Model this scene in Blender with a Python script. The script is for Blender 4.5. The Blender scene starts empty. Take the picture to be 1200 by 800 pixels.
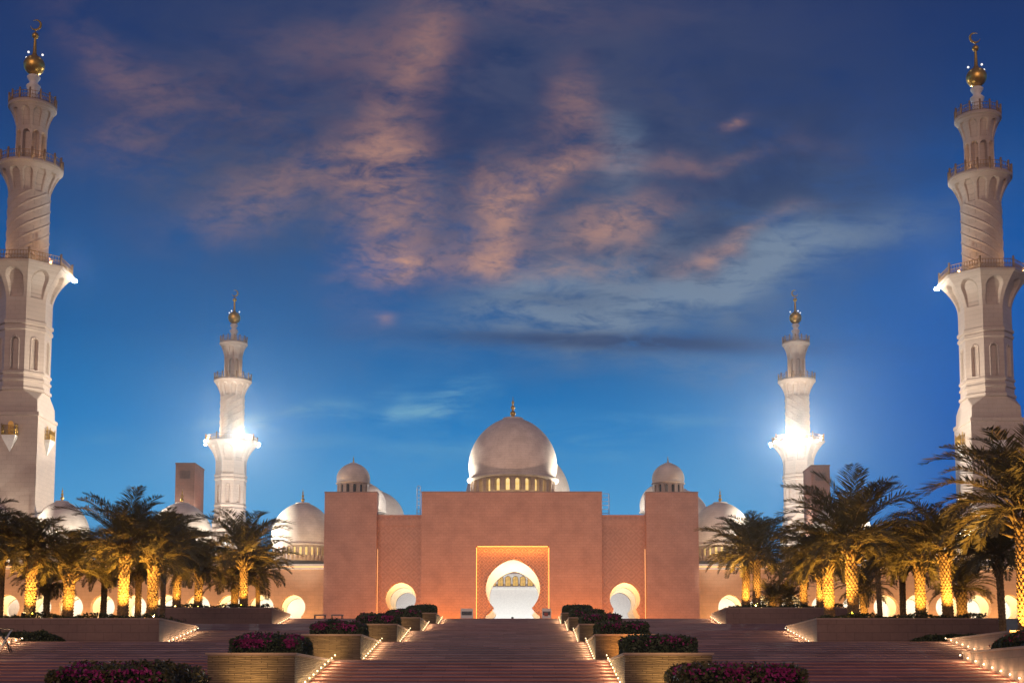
import bpy, bmesh, math, random
from math import sin, cos, pi, radians, sqrt, atan2, exp
from mathutils import Vector, Matrix

random.seed(7)
sc = bpy.context.scene
COL = sc.collection

# ------------------------------------------------------------------ camera
CX, F = 1.773, 1600.0                      # eye 1.8 m right of the stair axis; focal length in 1200ths of the frame
PITCH = radians(5.7)
PX0, PY0 = 613.0, 653.0
cd = bpy.data.cameras.new('camera'); cam = bpy.data.objects.new('camera', cd); COL.objects.link(cam)
cam.location = (CX, 0, 0); cam.rotation_euler = (radians(90) + PITCH, 0, 0)
cd.sensor_width = 36; cd.lens = 48
cd.shift_x = -(PX0 - 600) / 1200; cd.shift_y = (PY0 - 400) / 1200
cd.clip_start = 0.5; cd.clip_end = 6000
sc.camera = cam
sp, cp = sin(PITCH), cos(PITCH)
def U(px, py, Y):
    """the point of the vertical plane Y metres ahead that shows at this pixel of the photograph"""
    a = (px - PX0) / F; b = (PY0 - py) / F
    k = Y / (cp - b * sp)
    return Vector((CX + a * k, Y, (sp + b * cp) * k))
def PV(py):
    b = (PY0 - py) / F
    return (sp + b * cp) / (cp - b * sp)

# ------------------------------------------------------------------ world
sc.view_settings.view_transform = 'Standard'; sc.view_settings.look = 'None'
sc.view_settings.exposure = 0; sc.view_settings.gamma = 1
sc.view_settings.use_curve_mapping = False
sc.cycles.use_denoising = True
sc.cycles.use_light_tree = True
sc.cycles.max_bounces = 6; sc.cycles.diffuse_bounces = 3; sc.cycles.glossy_bounces = 3
sc.cycles.sample_clamp_indirect = 4
SUN_EL, SUN_AZ = radians(14), radians(188)        # afterglow behind the camera

def srgb(r, g, b):
    f = lambda c: c / 12.92 if c <= .04045 else ((c + .055) / 1.055) ** 2.4
    return (f(r / 255), f(g / 255), f(b / 255), 1)

W = bpy.data.worlds.new('World'); sc.world = W; W.use_nodes = True
class NT:
    def __init__(s, tree): s.t = tree; s.n = tree.nodes; s.l = tree.links
    def new(s, typ, **kw):
        n = s.n.new(typ)
        for k, v in kw.items(): setattr(n, k, v)
        return n
    def put(s, sock, v):
        if hasattr(v, 'is_linked') or isinstance(v, bpy.types.NodeSocket): s.l.new(v, sock)
        else: sock.default_value = v
    def m(s, op, a, b=None, c=None, clamp=False):
        n = s.new('ShaderNodeMath', operation=op); n.use_clamp = clamp
        s.put(n.inputs[0], a)
        if b is not None: s.put(n.inputs[1], b)
        if c is not None: s.put(n.inputs[2], c)
        return n.outputs[0]
    def vm(s, op, a, b=None, out=0):
        n = s.new('ShaderNodeVectorMath', operation=op); s.put(n.inputs[0], a)
        if b is not None: s.put(n.inputs[1], b)
        return n.outputs[out]
    def mix(s, f, a, b, typ='MIX'):
        n = s.new('ShaderNodeMix', data_type='RGBA', blend_type=typ)
        s.put(n.inputs[0], f); s.put(n.inputs[6], a); s.put(n.inputs[7], b)
        return n.outputs[2]
    def ss(s, x, lo, hi):
        n = s.new('ShaderNodeMapRange', interpolation_type='SMOOTHSTEP')
        s.put(n.inputs[0], x); n.inputs[1].default_value = lo; n.inputs[2].default_value = hi
        return n.outputs[0]
    def noise(s, vec, scale, detail=6, rough=.55, dist=0.0, lac=2.0):
        n = s.new('ShaderNodeTexNoise'); s.put(n.inputs['Vector'], vec)
        n.inputs['Scale'].default_value = scale; n.inputs['Detail'].default_value = detail
        n.inputs['Roughness'].default_value = rough; n.inputs['Distortion'].default_value = dist
        n.inputs['Lacunarity'].default_value = lac
        return n.outputs[0]
    def ramp(s, f, stops, interp='LINEAR'):
        n = s.new('ShaderNodeValToRGB'); n.color_ramp.interpolation = interp
        e = n.color_ramp.elements
        while len(e) < len(stops): e.new(.5)
        for i, (p, c) in enumerate(stops): e[i].position = p; e[i].color = c
        s.put(n.inputs[0], f); return n.outputs[0]

def build_world():
    g = NT(W.node_tree); g.n.clear()
    tc = g.new('ShaderNodeTexCoord').outputs['Generated']
    sx = g.new('ShaderNodeSeparateXYZ'); g.l.new(tc, sx.inputs[0])
    dx, dy, dz = sx.outputs
    dyc = g.m('MAXIMUM', dy, .25)
    u = g.m('DIVIDE', dx, dyc); v = g.m('DIVIDE', dz, dyc)
    cb = g.new('ShaderNodeCombineXYZ'); g.put(cb.inputs[0], u); g.put(cb.inputs[1], v)
    uv = cb.outputs[0]
    S = lambda y: sin(math.atan(PV(y)))
    base = g.ramp(dz, [(0, srgb(128, 160, 190)), (S(720), srgb(100, 152, 196)), (S(600), srgb(76, 154, 208)),
                       (S(500), srgb(28, 122, 190)), (S(400), srgb(8, 94, 160)), (S(290), srgb(14, 78, 142)),
                       (S(150), srgb(22, 58, 114)), (S(0), srgb(26, 48, 98)), (.62, srgb(30, 40, 88)), (1, srgb(40, 44, 84))])
    # richer blue to the right, greyer blue to the far left
    base = g.mix(g.m('MULTIPLY', g.ss(u, .12, .36), g.ss(v, .5, .2)), base, srgb(10, 86, 172))
    # soft shaped noise in the plane of the clouds
    def mapped(sxx, syy, rot, off=(0, 0)):
        n = g.new('ShaderNodeMapping'); g.put(n.inputs[0], uv)
        n.inputs['Rotation'].default_value = (0, 0, rot); n.inputs['Scale'].default_value = (sxx, syy, 1)
        n.inputs['Location'].default_value = (off[0], off[1], 0)
        return n.outputs[0]
    warp = g.new('ShaderNodeTexNoise'); g.put(warp.inputs['Vector'], uv); warp.inputs['Scale'].default_value = 9; warp.inputs['Detail'].default_value = 3
    wv = g.vm('SCALE', g.vm('SUBTRACT', warp.outputs['Color'], (.5, .5, .5)))
    wv.node.inputs['Scale'].default_value = .075
    uvw = g.vm('ADD', uv, wv)
    fine = g.noise(mapped(1.0, 2.3, radians(24)), 26, 12, .68, .5)
    mid = g.noise(mapped(1, 2.1, radians(18), (3, 1)), 9.5, 10, .64, .6)
    strk = g.noise(mapped(1, 4.6, radians(14), (1, 7)), 11, 12, .66, .5)
    def blob(px, py, rx, ry, ang=0, w=1.0, src=None):
        """a soft patch of cloud at this bearing and elevation; ang in degrees, up to the right"""
        c = Vector(((px - PX0) / F * 1.0, PV(py), 0))
        d = g.vm('SUBTRACT', src or uvw, tuple(c))
        n = g.new('ShaderNodeMapping'); n.vector_type = 'TEXTURE'; g.put(n.inputs[0], d)
        n.inputs['Rotation'].default_value = (0, 0, radians(ang)); n.inputs['Scale'].default_value = (rx / F, ry / F, 1)
        q = g.vm('DOT_PRODUCT', n.outputs[0], n.outputs[0], out=1)
        e = g.m('POWER', 2.71828, g.m('MULTIPLY', q, -1.0))
        return g.m('MULTIPLY', e, w) if w != 1.0 else e
    def total(bs):
        t = bs[0]
        for b in bs[1:]: t = g.m('ADD', t, b)
        return t
    veil = total([blob(560, 120, 360, 165, 0, .95), blob(330, 180, 220, 130, -10, .6), blob(820, 200, 210, 130, 12, 1.0),
                  blob(760, 330, 190, 75, 15, .75), blob(560, 0, 460, 70, 0, .6), blob(150, 120, 120, 110, -30, .35)])
    vf = g.m('MULTIPLY', veil, g.ss(g.m('ADD', g.m('MULTIPLY', mid, .65), g.m('MULTIPLY', fine, .35)), .16, .62), clamp=True)
    c1 = g.mix(vf, base, g.mix(g.ss(v, .30, .46), srgb(64, 86, 120), srgb(60, 70, 104)))
    rag = g.noise(mapped(1, 2.6, radians(20), (9, 4)), 6.5, 12, .66, .8)
    dark = total([blob(300, 110, 230, 110, -8, .9), blob(860, 210, 210, 110, 14, 1.1), blob(660, 60, 260, 60, 4, .8), blob(530, 150, 90, 140, 0, .7), blob(720, 120, 110, 60, 20, .7)])
    dkf = g.m('MULTIPLY', dark, g.ss(g.m('ADD', g.m('MULTIPLY', rag, .7), g.m('MULTIPLY', fine, .3)), .40, .60), clamp=True)
    c1 = g.mix(g.m('MULTIPLY', dkf, .85), c1, srgb(36, 56, 98))
    # pale streaks
    pale = total([blob(720, 340, 190, 55, 15, .95), blob(900, 305, 190, 30, 17, .9), blob(720, 190, 30, 60, 8, .6),
                  blob(610, 335, 60, 45, 0, .5), blob(640, 375, 110, 25, 6, .55), blob(830, 420, 130, 22, -4, .4)])
    pf = g.m('MULTIPLY', pale, g.ss(g.m('ADD', g.m('MULTIPLY', strk, .5), g.m('MULTIPLY', fine, .5)), .32, .60), clamp=True)
    c2 = g.mix(g.m('MULTIPLY', pf, .8), c1, srgb(120, 138, 160))
    # salmon-lit undersides
    sal = total([blob(450, 195, 48, 112, -4, 1.0), blob(487, 60, 40, 55, -20, .75), blob(462, 300, 45, 20, 15, 1.1), blob(345, 205, 130, 34, 18, .48),
                 blob(385, 55, 100, 40, 0, .32), blob(590, 228, 55, 34, 20, .9), blob(568, 288, 44, 28, 20, .95), blob(672, 135, 30, 56, 6, .72),
                 blob(650, 212, 60, 18, 18, .7), blob(735, 255, 75, 20, 14, .95), blob(852, 283, 72, 12, 22, .85), blob(820, 188, 120, 14, 10, .4),
                 blob(873, 131, 20, 9, 8, 1.1), blob(120, 80, 95, 28, -38, .42), blob(130, 165, 60, 40, 0, .3), blob(250, 120, 120, 40, -10, .2), blob(690, 305, 90, 16, 8, .5), blob(560, 20, 200, 26, 4, .22),
                 blob(448, 373, 11, 9, 0, .35, uv)])
    sf = g.m('MULTIPLY', sal, g.ss(g.m('ADD', g.m('MULTIPLY', mid, .55), g.m('MULTIPLY', fine, .45)), .33, .62), clamp=True)
    sfine = g.noise(mapped(1.2, 2.4, radians(26), (5, 2)), 42, 10, .68, .4)
    peach = g.mix(g.ss(v, .30, .5), srgb(206, 154, 128), srgb(156, 117, 112))
    peach = g.mix(g.ss(sfine, .56, .28), peach, srgb(124, 104, 112))
    c3 = g.mix(g.m('MULTIPLY', sf, .82), c2, peach)
    # dark lower bars
    dk = total([blob(735, 400, 210, 11, -2, 1.25, uv), blob(800, 300, 60, 16, 14, .7), blob(650, 350, 70, 14, 8, .5), blob(830, 225, 130, 26, 8, .45)])
    df = g.m('MULTIPLY', dk, g.ss(strk, .26, .56), clamp=True)
    c4 = g.mix(g.m('MULTIPLY', df, .8), c3, srgb(44, 62, 104))
    # thin teal wisps low down
    ws = total([blob(505, 473, 52, 13, 8, 1.0), blob(420, 486, 110, 9, 5, .6), blob(350, 480, 100, 11, 14, .55), blob(720, 500, 160, 16, 8, .3), blob(90, 525, 70, 10, -5, .25), blob(540, 520, 260, 30, 3, .3)])
    wf = g.m('MULTIPLY', ws, g.ss(strk, .34, .64), clamp=True)
    c5 = g.mix(g.m('MULTIPLY', wf, .75), c4, srgb(118, 170, 196))
    # behind the camera: the last pink of the sunset
    back = g.ss(dy, .15, -.7)
    c6 = g.mix(back, c5, g.ramp(dz, [(0, (.20, .135, .12, 1)), (.35, (.12, .10, .125, 1)), (1, srgb(40, 44, 84))]))
    sky = g.new('ShaderNodeTexSky'); sky.sky_type = 'NISHITA'; sky.sun_disc = False
    sky.sun_elevation = radians(-4); sky.sun_rotation = SUN_AZ
    ad = g.mix(.05, c6, sky.outputs[0], 'ADD')
    bg = g.new('ShaderNodeBackground'); g.put(bg.inputs[0], ad); bg.inputs[1].default_value = 1.0
    out = g.new('ShaderNodeOutputWorld'); g.l.new(bg.outputs[0], out.inputs[0])
build_world()

sd = bpy.data.lights.new('sun', 'SUN'); sun = bpy.data.objects.new('sun', sd); COL.objects.link(sun)
sd.energy = .78; sd.angle = radians(35); sd.color = (1, .64, .50)
sun.rotation_euler = (Vector((sin(SUN_AZ) * cos(SUN_EL), cos(SUN_AZ) * cos(SUN_EL), sin(SUN_EL)))).to_track_quat('Z', 'Y').to_euler()

def spot(name, loc, aim, power, color, size=60, blend=.6, radius=.15):
    d = bpy.data.lights.new(name, 'SPOT'); d.energy = power; d.color = color
    d.spot_size = radians(size); d.spot_blend = blend; d.shadow_soft_size = radius
    o = bpy.data.objects.new(name, d); COL.objects.link(o); o.location = loc
    o.rotation_euler = (Vector(loc) - Vector(aim)).to_track_quat('Z', 'Y').to_euler()
    return o
def area(name, loc, aim, power, color, sx, sy, spread=180):
    d = bpy.data.lights.new(name, 'AREA'); d.shape = 'RECTANGLE'; d.size = sx; d.size_y = sy
    d.energy = power; d.color = color; d.spread = radians(spread)
    o = bpy.data.objects.new(name, d); COL.objects.link(o); o.location = loc
    z = (Vector(loc) - Vector(aim)).normalized()
    x = Vector((1, 0, 0)); y = z.cross(x).normalized(); x = y.cross(z)
    o.rotation_euler = Matrix((x, y, z)).transposed().to_euler()
    return o
WARM = (1, .62, .27); AMBER = (1, .42, .09); WHITE = (1, .91, .76); COOL = (1, .96, .9)

# ------------------------------------------------------------------ materials
def mat(name):
    m = bpy.data.materials.new(name); m.use_nodes = True
    g = NT(m.node_tree); b = g.n['Principled BSDF']; b.inputs['Roughness'].default_value = .75
    return m, g, b
def face_uv(g):
    """metres along a wall (whichever way it runs) and metres up"""
    tc = g.new('ShaderNodeTexCoord').outputs['Object']
    s = g.new('ShaderNodeSeparateXYZ'); g.l.new(tc, s.inputs[0])
    c = g.new('ShaderNodeCombineXYZ'); g.put(c.inputs[0], g.m('ADD', s.outputs[0], s.outputs[1])); g.put(c.inputs[1], s.outputs[2])
    return c.outputs[0], tc, s
def bump(g, b, h, strength, dist):
    n = g.new('ShaderNodeBump'); n.inputs['Strength'].default_value = strength; n.inputs['Distance'].default_value = dist
    g.put(n.inputs['Height'], h); g.l.new(n.outputs[0], b.inputs['Normal'])
def masonry(name, c1, c2, joint, bw, bh, jw=.02, rough=.75, stain=.25, bd=.02, lattice=0.0, lat_size=1.5):
    m, g, b = mat(name); uv, tc, s = face_uv(g)
    br = g.new('ShaderNodeTexBrick'); g.put(br.inputs['Vector'], uv)
    br.inputs['Color1'].default_value = (*c1, 1); br.inputs['Color2'].default_value = (*c2, 1); br.inputs['Mortar'].default_value = (*joint, 1)
    br.inputs['Scale'].default_value = 1; br.inputs['Mortar Size'].default_value = jw; br.inputs['Mortar Smooth'].default_value = .3
    br.inputs['Brick Width'].default_value = bw; br.inputs['Row Height'].default_value = bh; br.inputs['Bias'].default_value = 0
    col = br.outputs['Color']
    n1 = g.noise(tc, .35, 6, .6); n2 = g.noise(tc, 6, 5, .6)
    k = g.m('ADD', g.m('MULTIPLY', n1, .7), g.m('MULTIPLY', n2, .3))
    col = g.mix(g.ss(k, .35, .7), col, (1 - stain, 1 - stain, 1 - stain * .9, 1), 'MULTIPLY')
    h = g.m('SUBTRACT', g.m('MULTIPLY', n2, .3), g.m('MULTIPLY', br.outputs['Fac'], 1))
    if lattice:
        p = g.m('DIVIDE', g.m('ADD', s.outputs[0], s.outputs[2]), lat_size); q = g.m('DIVIDE', g.m('SUBTRACT', s.outputs[0], s.outputs[2]), lat_size)
        tri = lambda x: g.m('ABSOLUTE', g.m('SUBTRACT', g.m('FRACT', x), .5))
        d = g.m('MINIMUM', g.m('SUBTRACT', .5, tri(p)), g.m('SUBTRACT', .5, tri(q)))
        star = g.m('MAXIMUM', tri(p), tri(q))
        pat = g.m('MAXIMUM', g.ss(d, .10, .05), g.ss(star, .22, .15))
        col = g.mix(g.m('MULTIPLY', pat, lattice), col, (.55, .5, .5, 1), 'MULTIPLY')
        h = g.m('SUBTRACT', h, g.m('MULTIPLY', pat, 2.0))
    g.put(b.inputs['Base Color'], col); b.inputs['Roughness'].default_value = rough
    bump(g, b, h, .6, bd)
    return m
M = {}
M['facade'] = masonry('rose_stone', (.59, .35, .26), (.555, .326, .24), (.49, .288, .215), .9, .45, .03, stain=.24)
M['facade_lattice'] = masonry('rose_stone_lattice', (.57, .345, .26), (.545, .33, .247), (.5, .30, .225), 1.35, .62, .02, stain=.14, bd=.03, lattice=.26, lat_size=1.7)
M['portal'] = masonry('portal_lattice', (.60, .36, .26), (.56, .33, .24), (.5, .29, .22), 3, 3, .02, stain=.12, bd=.05, lattice=.6, lat_size=1.25)
M['wing'] = masonry('wing_stone', (.62, .43, .30), (.58, .40, .28), (.52, .355, .25), 1.35, .62, .03, stain=.18)
M['pylon'] = masonry('pylon_stone', (.23, .115, .085), (.205, .105, .078), (.17, .088, .066), 1.1, .5, .03, stain=.2)
M['marble'] = masonry('white_marble', (.49, .385, .31), (.46, .36, .29), (.37, .29, .235), 1.7, .8, .03, rough=.5, stain=.12, bd=.012)
M['wall'] = masonry('granite_wall', (.25, .155, .13), (.225, .14, .12), (.16, .10, .088), .9, .4, .012, stain=.3)
M['cap'] = masonry('cap_stone', (.42, .30, .25), (.38, .27, .225), (.26, .19, .16), 1.2, .6, .01, stain=.25)
M['plaza'] = masonry('plaza_stone', (.30, .24, .21), (.27, .215, .19), (.2, .16, .14), 1.2, 1.2, .02, stain=.25)

def ledger():
    m, g, b = mat('split_ledger_stone'); uv, tc, s = face_uv(g)
    wob = g.noise(tc, 2.2, 3, .5)
    mp = g.new('ShaderNodeCombineXYZ'); su = g.new('ShaderNodeSeparateXYZ'); g.l.new(uv, su.inputs[0])
    g.put(mp.inputs[0], su.outputs[0]); g.put(mp.inputs[1], g.m('ADD', su.outputs[1], g.m('MULTIPLY', wob, .06)))
    br = g.new('ShaderNodeTexBrick'); g.put(br.inputs['Vector'], mp.outputs[0]); br.offset = .37; br.squash = 1.6; br.squash_frequency = 3
    br.inputs['Color1'].default_value = (.36, .27, .16, 1); br.inputs['Color2'].default_value = (.21, .155, .095, 1); br.inputs['Mortar'].default_value = (.09, .062, .038, 1)
    br.inputs['Scale'].default_value = 1; br.inputs['Mortar Size'].default_value = .009; br.inputs['Brick Width'].default_value = .46; br.inputs['Row Height'].default_value = .05
    st = g.new('ShaderNodeMapping'); g.put(st.inputs[0], uv); st.inputs['Scale'].default_value = (2.2, 15, 1)
    n = g.noise(st.outputs[0], 1, 5, .6)
    col = g.mix(g.ss(n, .3, .7), g.mix(.5, br.outputs['Color'], (.08, .055, .03, 1)), br.outputs['Color'])
    g.put(b.inputs['Base Color'], col); b.inputs['Roughness'].default_value = .85
    h = g.m('SUBTRACT', n, g.m('MULTIPLY', br.outputs['Fac'], .8))
    bump(g, b, h, 1.0, .05)
    return m
M['ledger'] = ledger()

def stairstone():
    m, g, b = mat('stair_granite'); uv, tc, s = face_uv(g)
    st = g.new('ShaderNodeMapping'); g.put(st.inputs[0], tc); st.inputs['Scale'].default_value = (.5, .9, 6)
    n = g.noise(st.outputs[0], 1.2, 6, .65)
    big = g.noise(tc, .12, 3, .5)
    br = g.new('ShaderNodeTexBrick'); g.put(br.inputs['Vector'], tc); br.inputs['Scale'].default_value = 1
    br.inputs['Brick Width'].default_value = 1.4; br.inputs['Row Height'].default_value = .72; br.inputs['Mortar Size'].default_value = .01
    br.inputs['Color1'].default_value = (.40, .27, .25, 1); br.inputs['Color2'].default_value = (.28, .19, .178, 1); br.inputs['Mortar'].default_value = (.22, .15, .14, 1)
    col = g.mix(g.ss(n, .3, .72), br.outputs['Color'], (.72, .68, .68, 1), 'MULTIPLY')
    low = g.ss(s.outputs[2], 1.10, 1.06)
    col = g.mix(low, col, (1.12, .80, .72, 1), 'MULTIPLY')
    col = g.mix(g.ss(big, .35, .65), col, (1.12, .95, .92, 1), 'MULTIPLY')
    g.put(b.inputs['Base Color'], col); b.inputs['Roughness'].default_value = .8
    b.inputs['Specular IOR Level'].default_value = .25
    bump(g, b, n, .4, .02)
    return m
M['stair'] = stairstone()

def plain(name, c, rough=.6, metal=0.0, var=.2, scale=4):
    m, g, b = mat(name)
    tc = g.new('ShaderNodeTexCoord').outputs['Object']
    n = g.noise(tc, scale, 5, .6)
    g.put(b.inputs['Base Color'], g.mix(g.ss(n, .3, .7), (*c, 1), tuple(x * (1 - var) for x in c) + (1,)))
    b.inputs['Roughness'].default_value = rough; b.inputs['Metallic'].default_value = metal
    return m
M['gold'] = plain('gilded_metal', (.72, .44, .10), .33, .75, .25, 3)
M['brass'] = plain('bronze_railing', (.42, .26, .13), .5, .3, .3, 3)
M['goldrail'] = plain('gilded_railing', (.55, .33, .07), .4, .55, .25, 3)
M['trim'] = plain('white_trim', (.76, .72, .67), .5, 0, .1, 2)
M['inner'] = plain('interior_marble', (.80, .74, .64), .5, 0, .08, .6)
M['soil'] = plain('planting_soil', (.07, .05, .035), .95, 0, .4, 3)
M['ground'] = plain('paved_ground', (.16, .13, .12), .85, 0, .3, .2)
M['dark'] = plain('dark_metal', (.04, .04, .045), .45, .4, .2, 6)
M['steel'] = plain('painted_steel', (.62, .62, .62), .4, .1, .1, 6)
M['bench'] = plain('bench_slats', (.42, .36, .36), .6, 0, .2, 6)
M['white'] = plain('white_panel', (.75, .75, .76), .5, 0, .06, 6)
M['photo'] = plain('printed_picture', (.10, .12, .17), .5, 0, .85, 9)

def domestone():
    m, g, b = mat('dome_marble')
    tc = g.new('ShaderNodeTexCoord').outputs['Object']
    s = g.new('ShaderNodeSeparateXYZ'); g.l.new(tc, s.inputs[0])
    ang = g.m('ARCTAN2', s.outputs[1], s.outputs[0])
    c = g.new('ShaderNodeCombineXYZ'); g.put(c.inputs[0], g.m('MULTIPLY', ang, 6)); g.put(c.inputs[1], s.outputs[2])
    br = g.new('ShaderNodeTexBrick'); g.put(br.inputs['Vector'], c.outputs[0]); br.inputs['Scale'].default_value = 1
    br.inputs['Brick Width'].default_value = 1.1; br.inputs['Row Height'].default_value = .42; br.inputs['Mortar Size'].default_value = .02
    br.inputs['Color1'].default_value = (.82, .74, .64, 1); br.inputs['Color2'].default_value = (.77, .69, .60, 1); br.inputs['Mortar'].default_value = (.66, .59, .51, 1)
    n = g.noise(tc, .5, 5, .6)
    g.put(b.inputs['Base Color'], g.mix(g.ss(n, .35, .7), br.outputs['Color'], (.84, .83, .82, 1), 'MULTIPLY'))
    b.inputs['Roughness'].default_value = .72
    b.inputs['Specular IOR Level'].default_value = .3
    bump(g, b, br.outputs['Fac'], .25, .02)
    return m
M['dome'] = domestone()

def emit(name, c, s):
    m, g, b = mat(name)
    b.inputs['Base Color'].default_value = (*c, 1); b.inputs['Emission Color'].default_value = (*c, 1); b.inputs['Emission Strength'].default_value = s
    return m
M['lens'] = emit('step_light_lens', (1, .80, .50), 4)
M['strip'] = emit('amber_light_strip', (1, .50, .12), 3.2)
M['strip_soft'] = emit('cornice_light_strip', (1, .60, .26), .8)
M['flood'] = emit('floodlight_lens', (1, .93, .8), 60)
M['beacon'] = emit('beacon_lamp', (1, .97, .92), 1.2)
M['uplens'] = emit('uplight_lens', (1, .7, .3), 25)
def windowmat(name, c1, c2, s):
    m, g, b = mat(name)
    tc = g.new('ShaderNodeTexCoord').outputs['Object']
    n = g.noise(tc, 1.3, 3, .5)
    col = g.mix(g.ss(n, .3, .7), (*c1, 1), (*c2, 1))
    g.put(b.inputs['Base Color'], (.1, .07, .03, 1)); g.put(b.inputs['Emission Color'], col); b.inputs['Emission Strength'].default_value = s
    b.inputs['Roughness'].default_value = .2
    return m
M['litwin'] = windowmat('lit_gold_window', (1, .62, .16), (1, .74, .34), 1.0)
M['hallwin'] = windowmat('lit_hall_window', (.9, .55, .14), (.5, .26, .05), .9)
M['dimwin'] = plain('unlit_window', (.05, .045, .045), .25, 0, .3, 4)

def leafmat(name, c1, c2, rough=.6, trans=.0):
    m, g, b = mat(name)
    oi = g.new('ShaderNodeNewGeometry')
    tc = g.new('ShaderNodeTexCoord').outputs['Object']
    n = g.noise(tc, 1.8, 3, .6)
    k = g.m('ADD', g.m('MULTIPLY', oi.outputs['Random Per Island'], .6), g.m('MULTIPLY', n, .4))
    g.put(b.inputs['Base Color'], g.mix(k, (*c1, 1), (*c2, 1))); b.inputs['Roughness'].default_value = rough
    return m
M['frond'] = leafmat('palm_frond', (.10, .088, .030), (.20, .165, .06), .5)
M['rachis'] = plain('palm_rachis', (.22, .16, .06), .6, 0, .3, 4)
M['trunk'] = plain('palm_trunk', (.34, .225, .10), .9, 0, .55, 7)
M['leaf'] = leafmat('hedge_leaf', (.028, .046, .016), (.075, .088, .032), .55)
M['leaf_olive'] = leafmat('hedge_leaf_olive', (.045, .058, .018), (.13, .105, .035), .55)
M['bloom'] = leafmat('magenta_blossom', (.26, .015, .12), (.46, .03, .22), .6)
M['bloom_red'] = leafmat('red_blossom', (.30, .02, .035), (.40, .05, .08), .6)
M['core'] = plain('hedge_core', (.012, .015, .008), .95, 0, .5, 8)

# ------------------------------------------------------------------ builders
def link(name, me, m=None, parent=None, loc=None):
    o = bpy.data.objects.new(name, me); COL.objects.link(o)
    if m is not None:
        me.materials.clear()
        for x in (m if isinstance(m, (list, tuple)) else [m]): me.materials.append(x)
    if parent is not None: o.parent = parent
    if loc is not None: o.location = loc
    return o
def tag(o, label, cat, group=None, kind=None):
    o['label'] = label; o['category'] = cat
    if group: o['group'] = group
    if kind: o['kind'] = kind
    return o
def thing(name, label, cat, loc=(0, 0, 0), rz=0, group=None):
    o = bpy.data.objects.new(name, None); COL.objects.link(o); o.empty_display_size = .3
    o.location = loc; o.rotation_euler = (0, 0, rz)
    return tag(o, label, cat, group)
def structure(name, me, m):
    o = link(name, me, m); o['kind'] = 'structure'; return o
def copy_tree(o, parent=None):
    c = o.copy(); COL.objects.link(c); c.parent = parent
    for ch in [x for x in o.children]: copy_tree(ch, c)
    return c
class MB:
    def __init__(s): s.v = []; s.f = []; s.mi = []; s.sm = []
    def face(s, pts, mi=0, smooth=False):
        i = len(s.v); s.v += [tuple(p) for p in pts]; s.f.append(tuple(range(i, i + len(pts)))); s.mi.append(mi); s.sm.append(smooth)
    def box(s, x0, x1, y0, y1, z0, z1, mi=0):
        i = len(s.v)
        s.v += [(x, y, z) for z in (z0, z1) for y in (y0, y1) for x in (x0, x1)]
        for q in ((0, 2, 3, 1), (4, 5, 7, 6), (0, 1, 5, 4), (2, 6, 7, 3), (0, 4, 6, 2), (1, 3, 7, 5)):
            s.f.append(tuple(i + k for k in q)); s.mi.append(mi); s.sm.append(False)
    def tube(s, a, b, r, n=6, r2=None, mi=0):
        a = Vector(a); b = Vector(b); d = (b - a).normalized(); r2 = r if r2 is None else r2
        x = d.orthogonal().normalized(); y = d.cross(x); i = len(s.v)
        for p, rr in ((a, r), (b, r2)):
            for k in range(n):
                t = 2 * pi * k / n; s.v.append(tuple(p + (x * cos(t) + y * sin(t)) * rr))
        for k in range(n):
            k2 = (k + 1) % n; s.f.append((i + k, i + k2, i + n + k2, i + n + k)); s.mi.append(mi); s.sm.append(True)
        s.f.append(tuple(i + n + k for k in range(n))); s.mi.append(mi); s.sm.append(False)
        s.f.append(tuple(i + n - 1 - k for k in range(n))); s.mi.append(mi); s.sm.append(False)
    def polar(s, nt, zs, rf, mi=0, smooth=True, cap=True, c=(0, 0, 0), t0=0.0):
        i = len(s.v); nz = len(zs)
        for z in zs:
            for k in range(nt):
                t = t0 + 2 * pi * k / nt; r = rf(t, z)
                s.v.append((c[0] + r * cos(t), c[1] + r * sin(t), c[2] + z))
        for j in range(nz - 1):
            for k in range(nt):
                k2 = (k + 1) % nt
                s.f.append((i + j * nt + k, i + j * nt + k2, i + (j + 1) * nt + k2, i + (j + 1) * nt + k)); s.mi.append(mi); s.sm.append(smooth)
        if cap:
            s.f.append(tuple(i + (nz - 1) * nt + k for k in range(nt))); s.mi.append(mi); s.sm.append(False)
            s.f.append(tuple(i + nt - 1 - k for k in range(nt))); s.mi.append(mi); s.sm.append(False)
    def lathe(s, prof, nt=32, c=(0, 0, 0), mi=0, smooth=True):
        """prof: list of (r, z)"""
        i = len(s.v)
        for r, z in prof:
            for k in range(nt):
                t = 2 * pi * k / nt; s.v.append((c[0] + r * cos(t), c[1] + r * sin(t), c[2] + z))
        for j in range(len(prof) - 1):
            for k in range(nt):
                k2 = (k + 1) % nt
                s.f.append((i + j * nt + k, i + j * nt + k2, i + (j + 1) * nt + k2, i + (j + 1) * nt + k)); s.mi.append(mi); s.sm.append(smooth)
        n = len(prof) - 1
        s.f.append(tuple(i + n * nt + k for k in range(nt))); s.mi.append(mi); s.sm.append(False)
        s.f.append(tuple(i + nt - 1 - k for k in range(nt))); s.mi.append(mi); s.sm.append(False)
    def mesh(s, name):
        me = bpy.data.meshes.new(name); me.from_pydata(s.v, [], s.f)
        me.polygons.foreach_set('material_index', s.mi); me.polygons.foreach_set('use_smooth', s.sm)
        me.update(); return me
    def build(s, name, m=None, parent=None, loc=None): return link(name, s.mesh(name), m, parent, loc)

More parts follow.
